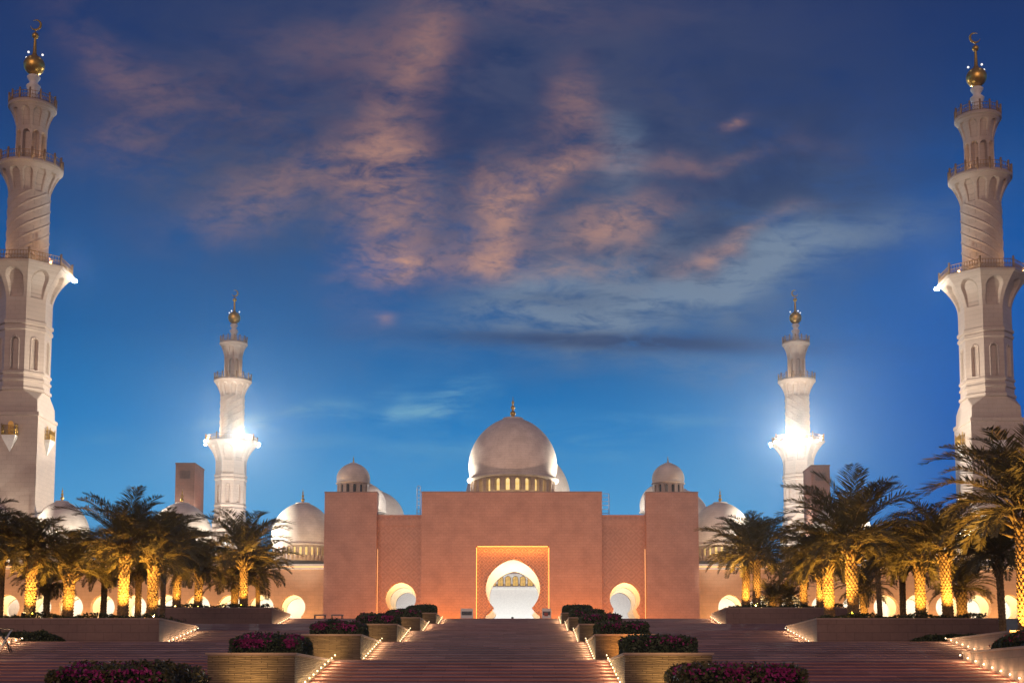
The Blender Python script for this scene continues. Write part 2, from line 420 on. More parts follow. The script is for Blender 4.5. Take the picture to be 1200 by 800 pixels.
def holed(name, outer, holes, y0, y1, res=None):
    """a wall in the XZ plane from y0 to y1, with openings"""
    cu = bpy.data.curves.new(name, 'CURVE'); cu.dimensions = '2D'; cu.fill_mode = 'BOTH'; cu.extrude = (y1 - y0) / 2
    for pts in [outer] + holes:
        sl = cu.splines.new('POLY'); sl.points.add(len(pts) - 1); sl.use_cyclic_u = True
        for p, (x, z) in zip(sl.points, pts): p.co = (x, z, 0, 1)
    o = bpy.data.objects.new(name, cu); COL.objects.link(o)
    dg = bpy.context.evaluated_depsgraph_get(); dg.update()
    me = bpy.data.meshes.new_from_object(o.evaluated_get(dg))
    bpy.data.objects.remove(o); bpy.data.curves.remove(cu)
    me.transform(Matrix.Translation((0, (y0 + y1) / 2, 0)) @ Matrix.Rotation(pi / 2, 4, 'X'))
    me.name = name
    return me
def rect(x0, x1, z0, z1): return [(x0, z0), (x1, z0), (x1, z1), (x0, z1)]
def keyhole(cx, cz, r, neck, z_neck, z_pl, half, z0, point=.10, n=40):
    """pointed horseshoe opening over a wider foot; listed counter-clockwise from the lower right"""
    a0 = math.asin(max(-1, (z_neck - cz) / r)) if abs(z_neck - cz) < r else -pi / 3
    a0 = -math.acos(min(1, neck / r))
    pts = [(half, z0), (half, z_pl)]
    zn = cz + r * sin(a0)
    for k in range(1, 5):                                     # the flare of the foot
        t = k / 5; pts.append((half + (neck - half) * t, z_pl + (zn - z_pl) * (t ** 1.5)))
    for k in range(n + 1):
        a = a0 + (pi - 2 * a0) * k / n
        x = r * cos(a); z = r * sin(a)
        if a > pi / 4 and a < 3 * pi / 4: z += r * point * (1 - abs(a - pi / 2) / (pi / 4)) ** 1.4
        pts.append((x, cz + z - cz))
    pts2 = []
    for (x, z) in pts[:6]: pts2.append((cx + x, z))
    for (x, z) in pts[6:]: pts2.append((cx + x, cz + z))
    for (x, z) in reversed(pts[:6]): pts2.append((cx - x, z))
    return pts2

# ------------------------------------------------------------------ levels
DT = [30.7, 46.1, 61.5, 76.9, 92.3, 107.7]          # where each flight reaches its landing
ZT = [-.043, 1.152, 2.347, 3.542, 4.737, 5.932]
NST, RUN = 10, .78
RISE = 1.195 / NST
PZ = ZT[5]
def fz(i): return ZT[i] - 1.195
def fy(i): return DT[i] - (NST - 1) * RUN

# ------------------------------------------------------------------ ground, stairs, plaza
b = MB(); b.face([(-2500, -400, -1.30), (2500, -400, -1.30), (2500, 4000, -1.30), (-2500, 4000, -1.30)])
structure('ground', b.mesh('ground'), M['ground'])
prof = [(18.0, -1.28), (18.0, -1.238)]
for i in range(6):
    z = fz(i)
    for k in range(NST):
        y = fy(i) + k * RUN; z1 = z + (k + 1) * RISE
        prof += [(y, z1 - .034), (y - .007, z1 - .030), (y - .007, z1)]
        if k == NST - 1: prof.append((y + .1, z1))
b = MB()
XW = 21.0
i0 = len(b.v)
for (y, z) in prof: b.v += [(-XW, y, z), (XW, y, z)]
for k in range(len(prof) - 1):
    b.f.append((2 * k, 2 * k + 1, 2 * k + 3, 2 * k + 2)); b.mi.append(0); b.sm.append(False)
structure('stairs', b.mesh('stairs'), M['stair'])
# sloping soil beside the stairs
b = MB()
for s in (-1, 1):
    rows = [(18, -1.27), (30, -1.0), (46, .85), (61.5, 2.05), (69, 2.25), (92, 4.3), (107.6, 5.85)]
    for (y0, z0), (y1, z1) in zip(rows, rows[1:]):
        q = [(s * 20.98, y0, z0), (s * 20.98, y1, z1), (s * 160, y1, z1), (s * 160, y0, z0)]
        b.face(q if s < 0 else q[::-1])
structure('bank', b.mesh('bank'), M['soil'])
b = MB(); b.box(-420, 420, 107.82, 760, PZ - .6, PZ - .002)
structure('plaza', b.mesh('plaza'), M['plaza'])

# ------------------------------------------------------------------ planters, retaining walls and their step lights
STEP_LAMP = bpy.data.lights.new('step_lamp', 'POINT'); STEP_LAMP.energy = 9; STEP_LAMP.color = (1, .66, .32); STEP_LAMP.shadow_soft_size = .05
def step_lights(parent, i, x, facing, n0=0):
    """small round-cornered lamps set in a side wall just above the treads of flight i; x world, facing +-1"""
    for k in range(n0, NST):
        y = fy(i) + (k + .38) * RUN; z = fz(i) + (k + 1) * RISE + .16
        b = MB(); b.box(-.012, .012, -.042, .042, -.022, .022)
        o = b.build('step_light', M['lens'], parent)
        o.location = Vector((x + facing * .022, y, z)) - parent.location
        lo = bpy.data.objects.new('step_lamp', STEP_LAMP); COL.objects.link(lo); lo.location = (x + facing * .2, y - .04, z)
def stone_box(name, label, cat, x0, x1, y0, y1, z0, z1, wallmat, group, light=None, soil=True, lipx=.05):
    t = thing(name, label, cat, ((x0 + x1) / 2, y0, z0), 0, group)
    hx, d, h = (x1 - x0) / 2, y1 - y0, z1 - z0
    b = MB(); b.box(-hx, hx, 0, d, 0, h - .07); b.build('wall', wallmat, t)
    b = MB(); w = .34
    b.box(-hx - lipx, hx + lipx, -lipx, w, h - .07, h)
    b.box(-hx - lipx, -hx + w, w, d + .02, h - .07, h); b.box(hx - w, hx + lipx, w, d + .02, h - .07, h)
    b.box(-hx + w, hx - w, d - w, d + .02, h - .07, h)
    b.build('coping', M['cap'], t)
    if soil:
        b = MB(); b.box(-hx + w, hx - w, w, d - w, h - .07, h - .012); b.build('soil', M['soil'], t)
    if light is not None:
        i, x, facing = light; step_lights(t, i, x, facing)
    return t
ORD = ['lowest', 'second', 'third', 'fourth', 'fifth', 'topmost']
XI, XO = 4.63, 7.08
for i in range(6):
    for s in (-1, 1):
        side = 'left' if s < 0 else 'right'
        x0, x1 = (XI, XO) if s > 0 else (-XO, -XI)
        stone_box('stone_planter', f'{ORD[i]} split stone planter up the {side} edge of the central steps', 'planter',
                  x0, x1, DT[i] - 7.7, DT[i] + .05, fz(i) - .05, ZT[i], M['ledger'], 'planters along the central steps', (i, s * XI, -s))
# wide retaining beds: odd flights come in to 16.6 m, even ones stand back at 21 m
BED = {}
for i, xa, xb, top, nm in ((1, 16.62, 34, .27, 'low bed wall by the nearest steps'), (2, 20.9, 36, .14, 'low set-back bed wall by the second flight'),
                       (3, 16.62, 25.8, .28, 'long granite bed wall holding the nearer palm row'), (5, 16.62, 25.8, .37, 'granite bed wall holding the farther palm row')):
    for s in (-1, 1):
        side = 'left' if s < 0 else 'right'
        x0, x1 = (xa, xb) if s > 0 else (-xb, -xa)
        BED[i, s] = stone_box('retaining_wall', f'{nm}, {side} of the stairs', 'retaining wall', x0, x1, DT[i] - 7.9, DT[i] + .05, fz(i) - .05, ZT[i] + top,
                              M['wall'], 'retaining walls flanking the stairs', (i, s * xa, -s), lipx=.04)
# planter front lights (ground spots on the landing in front of each)
fr = {(1, -1): 30, (2, -1): 26, (3, -1): 14, (4, -1): 12, (5, -1): 9, (1, 1): 34, (2, 1): 70, (3, 1): 14, (4, 1): 10, (5, 1): 8}
for (i, s), e in fr.items():
    col = AMBER if (i, s) == (2, 1) else (1, .60, .22)
    y = DT[i] - 7.7
    spot('planter_spot', (s * 5.85, y - 1.0, fz(i) + .08), (s * 5.85, y + .1, fz(i) + .75), e * 5.2, col, 95, .9, .08)

# ------------------------------------------------------------------ hedges
def leaf_cloud(b, n, fn, size, mi=0, rnd=random):
    for _ in range(n):
        p, nrm = fn()
        s = size * rnd.uniform(.6, 1.3)
        a = Vector((rnd.gauss(0, 1), rnd.gauss(0, 1), rnd.gauss(0, 1))).normalized()
        d = (nrm * .6 + a * .8).normalized()
        t = d.orthogonal().normalized(); w = d.cross(t)
        ang = rnd.uniform(0, 2 * pi); t, w = t * cos(ang) + w * sin(ang), w * cos(ang) - t * sin(ang)
        b.face([p - t * s, p + w * s * .55, p + t * s, p - w * s * .55], mi)
def hedge(name, label, cx, cy, z, lx, ly, h, bloom=.3, leafm='leaf', bl='bloom', size=.055, round_=.35, dens=1.0, group='flowering hedges', seed=0, cat='hedge'):
    r = random.Random(seed * 13 + 5)
    t = thing(name, label, cat, (cx, cy, z), 0, group)
    lump = [(r.uniform(-1, 1), r.uniform(-1, 1), r.uniform(.02, .17 if round_ > .1 else .06)) for _ in range(18)]
    def top(u, v):
        e = (1 - abs(u) ** 6 * round_) * (1 - abs(v) ** 6 * round_)
        return h * e * (.93 + sum(a * exp(-((u - p) ** 2 * lx * lx + (v - q) ** 2 * ly * ly) / .5) for p, q, a in lump) * .8)
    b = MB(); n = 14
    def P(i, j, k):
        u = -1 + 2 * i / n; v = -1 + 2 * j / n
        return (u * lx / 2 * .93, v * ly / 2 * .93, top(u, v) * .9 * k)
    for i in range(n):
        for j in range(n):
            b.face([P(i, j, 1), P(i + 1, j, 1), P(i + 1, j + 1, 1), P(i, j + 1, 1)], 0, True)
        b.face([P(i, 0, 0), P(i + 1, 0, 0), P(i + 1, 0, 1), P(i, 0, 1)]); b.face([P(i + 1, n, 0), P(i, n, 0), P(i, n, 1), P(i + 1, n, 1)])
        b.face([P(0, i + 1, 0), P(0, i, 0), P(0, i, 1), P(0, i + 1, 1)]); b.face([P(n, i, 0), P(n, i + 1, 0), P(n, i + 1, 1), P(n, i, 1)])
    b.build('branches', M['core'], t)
    area_ = 2 * (lx + ly) * h + lx * ly
    def surf():
        q = r.random() * area_
        if q < lx * ly:
            u, v = r.uniform(-1, 1), r.uniform(-1, 1); k = r.uniform(.86, 1.05) + (r.random() < .12) * r.uniform(0, .14); nn = Vector((0, 0, 1))
        else:
            k = r.random() ** .9
            if r.random() < lx / (lx + ly): u, v = r.uniform(-1, 1), r.choice((-1, 1)) * r.uniform(.9, 1.03); nn = Vector((0, math.copysign(1, v), .2))
            else: u, v = r.choice((-1, 1)) * r.uniform(.9, 1.03), r.uniform(-1, 1); nn = Vector((math.copysign(1, u), 0, .2))
        bul = 1 + .05 * sin(u * 7 + v * 5) 
        return Vector((u * lx / 2 * bul, v * ly / 2 * bul, top(max(-1, min(1, u)), max(-1, min(1, v))) * k)), nn
    b = MB(); leaf_cloud(b, int(area_ * 520 * dens), surf, size, 0, r); b.build('foliage', M[leafm], t)
    if bloom:
        cl = [(r.uniform(-1, 1), r.uniform(-1, 1), r.uniform(.15, .4)) for _ in range(int(6 + lx * 2))]
        def fl():
            p, q, w = r.choice(cl)
            for _ in range(20):
                u, v = p + r.gauss(0, w * .5), q + r.gauss(0, w)
                if abs(u) <= 1.02 and abs(v) <= 1.02: break
            else: u, v = p, q
            k = 1.0 + r.uniform(-.22, .07)
            if r.random() < .14: v = -1.03; k = 1 - r.random() ** 2 * .5
            return Vector((u * lx / 2, v * ly / 2, top(max(-1, min(1, u)), max(-1, min(1, v))) * k)), Vector((0, -.3, 1))
        b = MB(); leaf_cloud(b, int(area_ * 230 * bloom), fl, size * .85, 0, r); b.build('blossoms', M[bl], t)
    return t
HD = {-1: [('olive hedge with scattered magenta blossom', .5, 'leaf_olive'), ('dark hedge thick with magenta bougainvillea', 1.1, 'leaf'), ('dark hedge purple-topped with bougainvillea', .9, 'leaf'),
           ('dark hedge with reddish blossom at its right end', .45, 'leaf'), ('small dark green hedge', .12, 'leaf'), ('small dark rounded hedge', .0, 'leaf')],
      1: [('olive hedge topped with magenta blossom', .75, 'leaf_olive'), ('dark clipped hedge with few pink flowers', .22, 'leaf'), ('dark clipped hedge with pink blossom at its left end', .2, 'leaf'),
          ('dark hedge with a little red blossom', .25, 'leaf'), ('small dark green hedge', .05, 'leaf'), ('small dark rounded hedge', .0, 'leaf')]}
for i in range(6):
    for s in (-1, 1):
        d, bl, lm = HD[s][i]
        side = 'left' if s < 0 else 'right'
        h = (.62, .60, .62, .66, .66, .72)[i]
        lx = 2.05 if i else 2.2; ly = 2.7 if i else 3.6
        cx = s * (XI + XO) / 2 
        hedge('hedge', f'{d}, {ORD[i]} up the {side} side', cx, DT[i] - 7.7 + (3.4 if i else 4.0), ZT[i] - .02, lx, ly, h, bl, lm,
              size=.05 + .006 * i, dens=1.0 if i < 3 else .7, seed=i * 2 + s, round_=.16 if s < 0 else .08)
# bank shrubs
hedge('shrub', 'low dark shrub at the left foot of the palm bed wall', *U(22, 752, 65.5)[:2], 2.28, 4.3, 1.9, .62, 0, 'leaf', size=.06, round_=.8, seed=31, group='shrubs on the landings', cat='shrub')
hedge('shrub', 'low dark shrub at the right foot of the palm bed wall', *U(1121, 752, 65.5)[:2], 2.28, 4.4, 1.9, .50, 0, 'leaf', size=.06, round_=.8, seed=32, group='shrubs on the landings', cat='shrub')
hedge('flower_bed', 'red flowering bed on the low wall at the lower right', 19.0, 42.7, ZT[1] + .24, 3.6, 5.2, .66, .8, 'leaf', 'bloom_red', .055, .5, .8, 'flower beds', 33, 'flower bed')
hedge('flower_bed', 'reddish shrub under the big lit palm at right', 21.6, 50.6, 1.3, 3.6, 3.0, .95, .6, 'leaf', 'bloom_red', .055, .6, .8, 'flower beds', 34, 'flower bed')

def ground_cover(label, x0, x1, y0, y1, z, h, n, seed, m='leaf'):
    r = random.Random(seed); b = MB()
    ph = [r.uniform(0, 6) for _ in range(4)]
    def fn():
        x = r.uniform(x0, x1); y = r.uniform(y0, y1) if r.random() < .6 else r.uniform(y0, y0 + .8)
        hh = h * (.55 + .25 * sin(x * 2.1 + ph[0]) + .2 * sin(x * 5.3 + ph[1]) * sin(y * 3 + ph[2]))
        return Vector((x, y, z + max(.03, hh) * r.random() ** .5)), Vector((0, -.2, 1))
    leaf_cloud(b, n, fn, .07, 0, r)
    o = b.build('ground_cover', M[m]); tag(o, label, 'ground cover', None, 'stuff'); return o
for s in (-1, 1):
    side = 'left' if s < 0 else 'right'
    for i, top, hh in ((3, .28, .42), (5, .37, .45)):
        x0, x1 = (16.98, 25.4) if s > 0 else (-25.4, -16.98)
        ground_cover(f'low leafy ground cover under the {"nearer" if i == 3 else "farther"} palms at {side}', x0, x1, DT[i] - 7.5, DT[i] - .4, ZT[i] + top - .03, hh, 4200, 50 + i + s)

# ------------------------------------------------------------------ palms
def palm_crown(seed, nf=44, L=2.9, spread=1.0, droop=1.0):
    r = random.Random(seed); b = MB()
    for k in range(nf):
        f = k / (nf - 1)
        az = k * 2.39996 + r.uniform(-.25, .25)
        el = radians(86 - 84 * f ** .95 + r.uniform(-9, 9))          # young ones upright, old ones hanging
        ln = L * r.uniform(.82, 1.08) * (.78 + .30 * sin(pi * min(1, f * 1.15 + .12)))
        d = Vector((cos(az), sin(az), 0)); side0 = Vector((-sin(az), cos(az), 0))
        p = d * .14 + Vector((0, 0, .12 + .30 * (1 - f)))
        n = 17; pts = []; a = el
        tw = r.uniform(-.3, .3)
        for j in range(n + 1):
            t = j / n; pts.append((p.copy(), a))
            a -= droop * (radians(2.0) + radians(6.2) * t) * (1.0 - .45 * max(0, -el))
            p = p + (d * cos(a) + Vector((0, 0, sin(a))) + side0 * tw * t * .16) * (ln / n)
        for j in range(n):
            b.tube(pts[j][0], pts[j + 1][0], .030 * (1 - .8 * j / n), 3, .030 * (1 - .8 * (j + 1) / n), 1)
        for j in range(1, n * 3 + 1):
            t = j / (n * 3); q = min(n - 1, int(t * n)); fr_ = t * n - q
            pp = pts[q][0].lerp(pts[min(n, q + 1)][0], fr_); aa = pts[q][1]
            if t < .14: continue
            fwd = d * cos(aa) + Vector((0, 0, sin(aa)))
            up = -d * sin(aa) + Vector((0, 0, cos(aa)))
            ll = ln * .225 * (sin(pi * (t * .86 + .10)) ** .7) * r.uniform(.8, 1.12) + .03
            for sg in (-1, 1):
                for rep in range(1):
                    dirv = (side0 * sg * r.uniform(.55, .8) + fwd * r.uniform(.55, .85) + up * r.uniform(.05, .42) - Vector((0, 0, .10))).normalized()
                    tip = pp + dirv * ll - Vector((0, 0, ll * ll * .12))
                    wv = fwd.cross(dirv).cross(dirv).normalized() * .024 * r.uniform(.8, 1.2)
                    midp = pp + dirv * ll * .45
                    b.face([pp, midp + wv, tip, midp - wv], 0)
    # cut leaf bases round the heart
    for k in range(26):
        az = r.uniform(0, 2 * pi); a = radians(r.uniform(20, 75)); z = r.uniform(-.55, .12)
        p = Vector((cos(az) * .26, sin(az) * .26, z)); q = p + Vector((cos(az) * cos(a), sin(az) * cos(a), sin(a))) * r.uniform(.25, .5)
        b.tube(p, q, .06, 4, .03, 1)
    return b.mesh('palm_crown')
def palm_trunk(H, seed):
    b = MB(); nt, nz = 44, int(H * 26)
    r0 = random.Random(seed); ph = r0.uniform(0, 6)
    nd = 9
    def rf(t, z):
        base = .235 + .06 * exp(-z / .35) + .035 * exp(-(H - z) / .5)
        # diamond bosses: rows of cut leaf bases, each row shifted by half
        row = z / .15; k = math.floor(row); fr_ = row - k
        th = (t / (2 * pi) * nd + (.5 if k % 2 else 0)) % 1 - .5
        w = .5 * (1 - abs(fr_ - .45) * 1.1)
        boss = max(0, 1 - (abs(th) / max(w, .05)) ** 2.2) * (.25 + .75 * fr_)
        return base + .085 * boss + .012 * sin(3 * t + ph + z)
    b.polar(nt, [H * k / nz for k in range(nz + 1)], rf, 0, False)
    return b.mesh('palm_trunk')
CROWNS = [palm_crown(s, nf, L, 1, dr) for s, nf, L, dr in ((11, 60, 3.05, .95), (23, 54, 3.2, .8), (37, 64, 2.95, 1.1), (41, 56, 3.25, .9))]
for me in CROWNS: me.materials.append(M['frond']); me.materials.append(M['rachis'])
TRUNKS = {}
def trunk_mesh(H, seed):
    k = round(H * 2) / 2
    if k not in TRUNKS:
        TRUNKS[k] = palm_trunk(k, seed); TRUNKS[k].materials.append(M['trunk'])
    return TRUNKS[k], H / k
# pixel, distance, trunk-top pixel, crown scale, lamp power, variant, label
PALMS = [
 (36.7, 70.6, 655, .95, 1.0, 0, 'lit palm between the left edge and the first bright arch'),
 (2, 73, 652, .95, 0, 1, 'dark palm cut by the left edge of the view'),
 (55.7, 75.2, 688, .70, .0, 2, 'short dark palm just right of the leftmost lit palm'),
 (80.7, 71.2, 671, .98, .9, 3, 'lit palm standing before the second bright arch from the left'),
 (122, 75.4, 672, .85, .0, 0, 'slim unlit palm before the third bright arch from the left'),
 (145.7, 70.5, 647, 1.12, 1.35, 1, 'tallest lit palm of the left row, bright to its crown'),
 (163, 75.5, 672, .85, .12, 2, 'slim dim palm between two bright palms of the left row'),
 (179.3, 71.4, 661, 1.05, 1.0, 3, 'lit palm at the right corner of the nearer left bed'),
 (208, 101.6, 665, 1.25, .9, 0, 'lit palm under the square brown tower at left'),
 (232.7, 102.2, 672, 1.2, .8, 2, 'lit palm just right of the square brown tower at left'),
 (275, 104.6, 684, 1.05, .25, 1, 'small dim palm left of the bright palm in the farther left bed'),
 (286.7, 101.5, 655, 1.32, 1.0, 3, 'bright lit palm below the small minaret at left'),
 (303, 104.8, 676, 1.1, .2, 0, 'dim palm beside the keyhole arch at left'),
 (-32, 69, 640, 1.1, 0, 2, 'palm outside the left edge reaching a frond into view'),
 (192, 90, 650, 1.1, 0, 0, 'dark palm crown in front of the square brown tower at left'),
 (872.8, 104.5, 657, 1.25, .9, 1, 'leftmost lit palm of the right beds, of a close pair'),
 (885.4, 102, 655, 1.3, 1.0, 0, 'brighter palm of the close pair in the farther right bed'),
 (941.7, 102.8, 674, 1.1, .7, 2, 'lit palm under the square brown tower at right'),
 (960, 102, 670, 1.15, .9, 3, 'thin lit palm behind the lit corner palm at right'),
 (971, 71.6, 662, .95, 1.1, 2, 'lit palm at the left corner of the nearer right bed'),
 (998.5, 70.6, 643, 1.42, .62, 1, 'tall dim-lit palm with the widest crown of the right row'),
 (1012, 104, 694, .9, .3, 0, 'small dim palm right of the tall wide-crowned palm'),
 (1057, 76, 664, .95, 0, 3, 'dark palm between two bright arches at right'),
 (1077.5, 72.6, 662, .95, .9, 0, 'slim lit palm before a bright arch at right'),
 (1109, 71, 646, 1.12, 1.1, 3, 'lit palm left of the last bright arch at right'),
 (1127, 76, 692, .75, .3, 1, 'small dim palm just right of the lit palm with the upright crown'),
 (1173, 66, 655, 1.0, .0, 2, 'dark trunked palm beyond the end of the right bed wall'),
 (1198, 54, 606, 1.42, 1.0, 0, 'large near palm at the right edge with a shaggy lit trunk'),
 (905, 105, 706, .70, .35, 3, 'low young palm glowing between the lit trunks at right'),
 (925, 106, 708, .62, .35, 1, 'low young palm beside the glowing one at right'),
 (1030, 88, 655, 1.05, 0, 2, 'dark palm behind the gap right of the wide-crowned palm'),
]
for n, (px, Y, pyt, cs, lit, var, lab) in enumerate(PALMS):
    p = U(px, pyt, Y)
    if 68.9 < Y < 76.95 and 16.6 < abs(p.x) < 25.8: zb = ZT[3] + .26
    elif 99.8 < Y < 107.8 and 16.6 < abs(p.x) < 25.8: zb = ZT[5] + .35
    else:
        rows = [(18, -1.27), (30, -1.0), (46, .85), (61.5, 2.05), (69, 2.25), (92, 4.3), (107.6, 5.85), (108, 5.92), (300, 5.92)]
        for (y0, z0), (y1, z1) in zip(rows, rows[1:]):
            if y0 <= Y <= y1: zb = z0 + (z1 - z0) * (Y - y0) / (y1 - y0)
    H = max(.8, p.z - zb)
    t = thing('palm_tree', lab, 'palm tree', (p.x, Y, zb - .05), random.uniform(0, 6.28), 'date palms in the raised beds')
    tm, sz = trunk_mesh(H, n)
    wide = (1.0 if cs < 1.2 else 1.08) if lit > .2 else .62
    o = link('trunk', tm, None, t); o.scale = (wide, wide, sz)
    o = link('crown', CROWNS[var], None, t); o.location = (0, 0, H + .02); o.scale = (cs, cs, cs * random.uniform(.95, 1.08))
    t.rotation_euler[0] = random.uniform(-.03, .03); t.rotation_euler[1] = random.uniform(-.03, .03)
    if lit:
        dv = (Vector((CX, 0, 0)) - Vector((p.x, Y, 0))).normalized()
        tow = Vector((p.x, Y, zb + .12)) + dv * 1.45 + Vector((random.uniform(-.2, .2), 0, 0))
        spot('palm_uplight', tow, (p.x, Y, zb + H * 1.0), 2500 * lit * (H / 3.6) ** 1.3, (1, .50, .10), 85, .8, .05)
# the one ground lamp that shows
t = thing('ground_spotlight', 'small glowing ground lamp at the foot of the leftmost lit palm', 'ground lamp', (*U(27, 722, 69.9)[:2], ZT[3] + .26))
b = MB(); b.tube((0, 0, 0), (0, 0, .12), .03, 8); b.tube((0, -.02, .12), (0, .06, .30), .09, 12, .12); b.build('housing', M['dark'], t)
b = MB(); b.tube((0, .062, .302), (0, .067, .314), .10, 12); b.build('lens', M['uplens'], t)

# ------------------------------------------------------------------ domes
def onion(r, h, n=26, bulge=.045, z0=0):
    """a full, slightly pointed dome: starts a touch inside its widest line and closes to a tip"""
    out = []
    for k in range(n + 1):
        t = k / n; a = -.32 + (pi / 2 + .32) * t
        rr = r * cos(a); z = sin(a)
        z = (z + sin(.32)) / (1 + sin(.32))
        z = z * (1 + bulge * z ** 6)
        out.append((max(rr, .01), z0 + h * z / (1 + bulge)))
    return out
def finial_mb(h, r):
    b = MB(); P = [(r * 1.9, 0), (r * 1.7, h * .05), (r * .7, h * .08), (r * .55, h * .13), (r, h * .2), (r * 1.1, h * .25), (r * .9, h * .32), (r * .4, h * .36),
                   (r * .35, h * .4), (r * .75, h * .47), (r * .8, h * .51), (r * .6, h * .57), (r * .28, h * .61), (r * .26, h * .65), (r * .5, h * .71), (r * .45, h * .77), (r * .15, h * .82), (r * .06, h)]
    b.lathe(P, 16); return b
def arch_pane(w, h, n=10):
    pts = [(-w / 2, 0), (w / 2, 0)]
    for k in range(n + 1):
        a = pi * k / n; pts.append((w / 2 * cos(a), h - w / 2 + w / 2 * sin(a) * 1.15))
    return pts
def arch_in(x, z, w, z0, z1):
    """signed 'inside' amount 0..1 for an arch-headed niche"""
    zt = z1 - w
    if z < z0 or z > z1: return 0
    hw = w if z < zt else w * sqrt(max(0, 1 - ((z - zt) / w) ** 2))
    return max(0, min(1, (hw - abs(x)) / (.12 * w)))
def dome(parent, px, Y, pr, py_base, py_top, py_ftop, nwin=20, py_drum=None, win='litwin', fin=True, ring=True, lab=None):
    """one dome: shell with collar; drum with arched windows and gilded finial under it"""
    c = U(px, py_base, Y); zb = c.z; zt = U(px, py_top, Y).z; r = pr * Y / F
    b = MB()
    b.lathe(onion(r, zt - zb), 72)
    if ring:
        q = r * .99
        b.lathe([(q * .97, -.2 * r / 5), (q * 1.045, -.12 * r / 5), (q * 1.05, .05 * r / 5), (q * .98, .2 * r / 5)], 72)
    b.lathe([(r * .22, zt - zb - r * .07), (r * .24, zt - zb - r * .035), (r * .235, zt - zb - r * .005), (r * .1, zt - zb + .02)], 32)
    o = b.build('dome', M['dome'], parent, Vector((c.x, Y, zb)) - parent.location)
    if lab: o['label'] = lab
    if py_drum is not None:
        hd = zb - U(px, py_drum, Y).z; rd = r * .935
        zs = [-hd + hd * k / 30 for k in range(31)]
        nt = nwin * 16; wz0, wz1 = -hd * .93, -hd * .18; ww = pi * rd / nwin * .52
        def rf(t, z):
            ph = ((t / (2 * pi) * nwin + .5) % 1 - .5) * 2 * pi * rd / nwin
            return rd + (.04 * r if z > -hd * .1 else 0) - .10 * r * arch_in(ph, z, ww * .92, wz0, wz1) + .02 * r * arch_in(ph, z, ww * 1.35, wz0, wz1 + ww * .3)
        d = MB(); d.polar(nt, zs, rf, 0, False)
        d.build('drum', M['marble'], o)
        me = bpy.data.meshes.new('window'); pp = arch_pane(ww * 1.8, wz1 - wz0)
        me.from_pydata([(x, 0, z) for x, z in pp], [], [tuple(range(len(pp)))]); me.materials.append(M[win])
        for k in range(nwin):
            t = 2 * pi * k / nwin
            if sin(t) > .35: continue                                     # the rear of the drum is never seen
            w = link('window', me, None, o); rr = rd - .062 * r
            w.location = (rr * cos(t), rr * sin(t), wz0); w.rotation_euler = (0, 0, t + pi / 2)
    if fin:
        zf = U(px, py_ftop, Y).z - zt
        finial_mb(zf + r * .03, max(zf * .125, .05)).build('finial', M['gold'], o, (0, 0, zt - zb - r * .02))
    return o

# ------------------------------------------------------------------ gate building
GY = 222.0
G = thing('gate_building', 'rose stone gate building with twin end blocks, keyhole portal and white dome', 'gate building', (0, GY, PZ))
GL = Vector((0, GY, PZ))
def gx(px): return U(px, 650, GY).x
def gz(py): return U(600, py, GY).z - PZ
kx = lambda px, py, Y=GY: U(px, py, Y).x
ztop, zmid = gz(577), gz(603.5)
# end towers
for xa, xb in ((379.5, 441), (757.5, 819)):
    b = MB(); b.box(gx(xa), gx(xb), 0, 2.6, 0, ztop); b.box(gx(xa) + .6, gx(xb) - .6, 2.6, 18, 0, gz(604.3)); b.build('end_block', M['facade'], G)
    b = MB(); b.box(gx(xa) - .06, gx(xb) + .06, -.06, 2.7, ztop, ztop + .18); b.build('coping', M['cap'], G)
# recessed sections with round keyhole arches
ac = {}
for xa, xb, axc in ((441, 493.5, 469), (705.5, 757.5, 733)):
    x0, x1 = gx(xa) + .003, gx(xb) - .003
    cz = gz(700); r = 18.2 * GY / F; cx = gx(axc)
    hole = keyhole(cx, cz, r, r * .74, 0, gz(720), r * .97, .02, .06)
    me = holed('arched_section', rect(x0, x1, 0, zmid), [hole], 1.4, 2.6)
    link('arched_section', me, M['facade_lattice'], G)
    b = MB(); b.box(x0, x1, 1.30, 1.40, gz(615), gz(607.5)); b.box(x0, x1, 1.22, 2.7, zmid, zmid + .25); b.build('cornice', M['facade'], G)
    # inner keyhole arch deeper in, and the vaulted room between
    hole2 = keyhole(cx, cz - .1, r * .86, r * .62, 0, gz(721), r * .84, .02, .06)
    link('inner_arch', holed('inner_arch', rect(x0 + .3, x1 - .3, .01, gz(672)), [hole2], 6.2, 7.0), M['inner'], G)
    hole3 = keyhole(cx, cz - .2, r * .80, r * .56, 0, gz(722), r * .78, .02, .06)
    link('rear_arch', holed('rear_arch', rect(x0 + .3, x1 - .3, .01, gz(672)), [hole3], 14.6, 15.4), M['inner'], G)
    b = MB(); b.box(x0 + .05, x0 + .3, 2.6, 16, .01, gz(672)); b.box(x1 - .3, x1 - .05, 2.6, 16, .01, gz(672)); b.box(x0, x1, 2.6, 16, gz(672), gz(668)); b.build('passage', M['inner'], G)
    area('passage_light', (cx, GY + 4.4, PZ + gz(673)), (cx, GY + 4.4, 0), 420, (1, .66, .30), 5, 2.2)
    area('passage_light', (cx, GY + 11, PZ + gz(673)), (cx, GY + 11, 0), 420, (1, .86, .62), 5, 5)
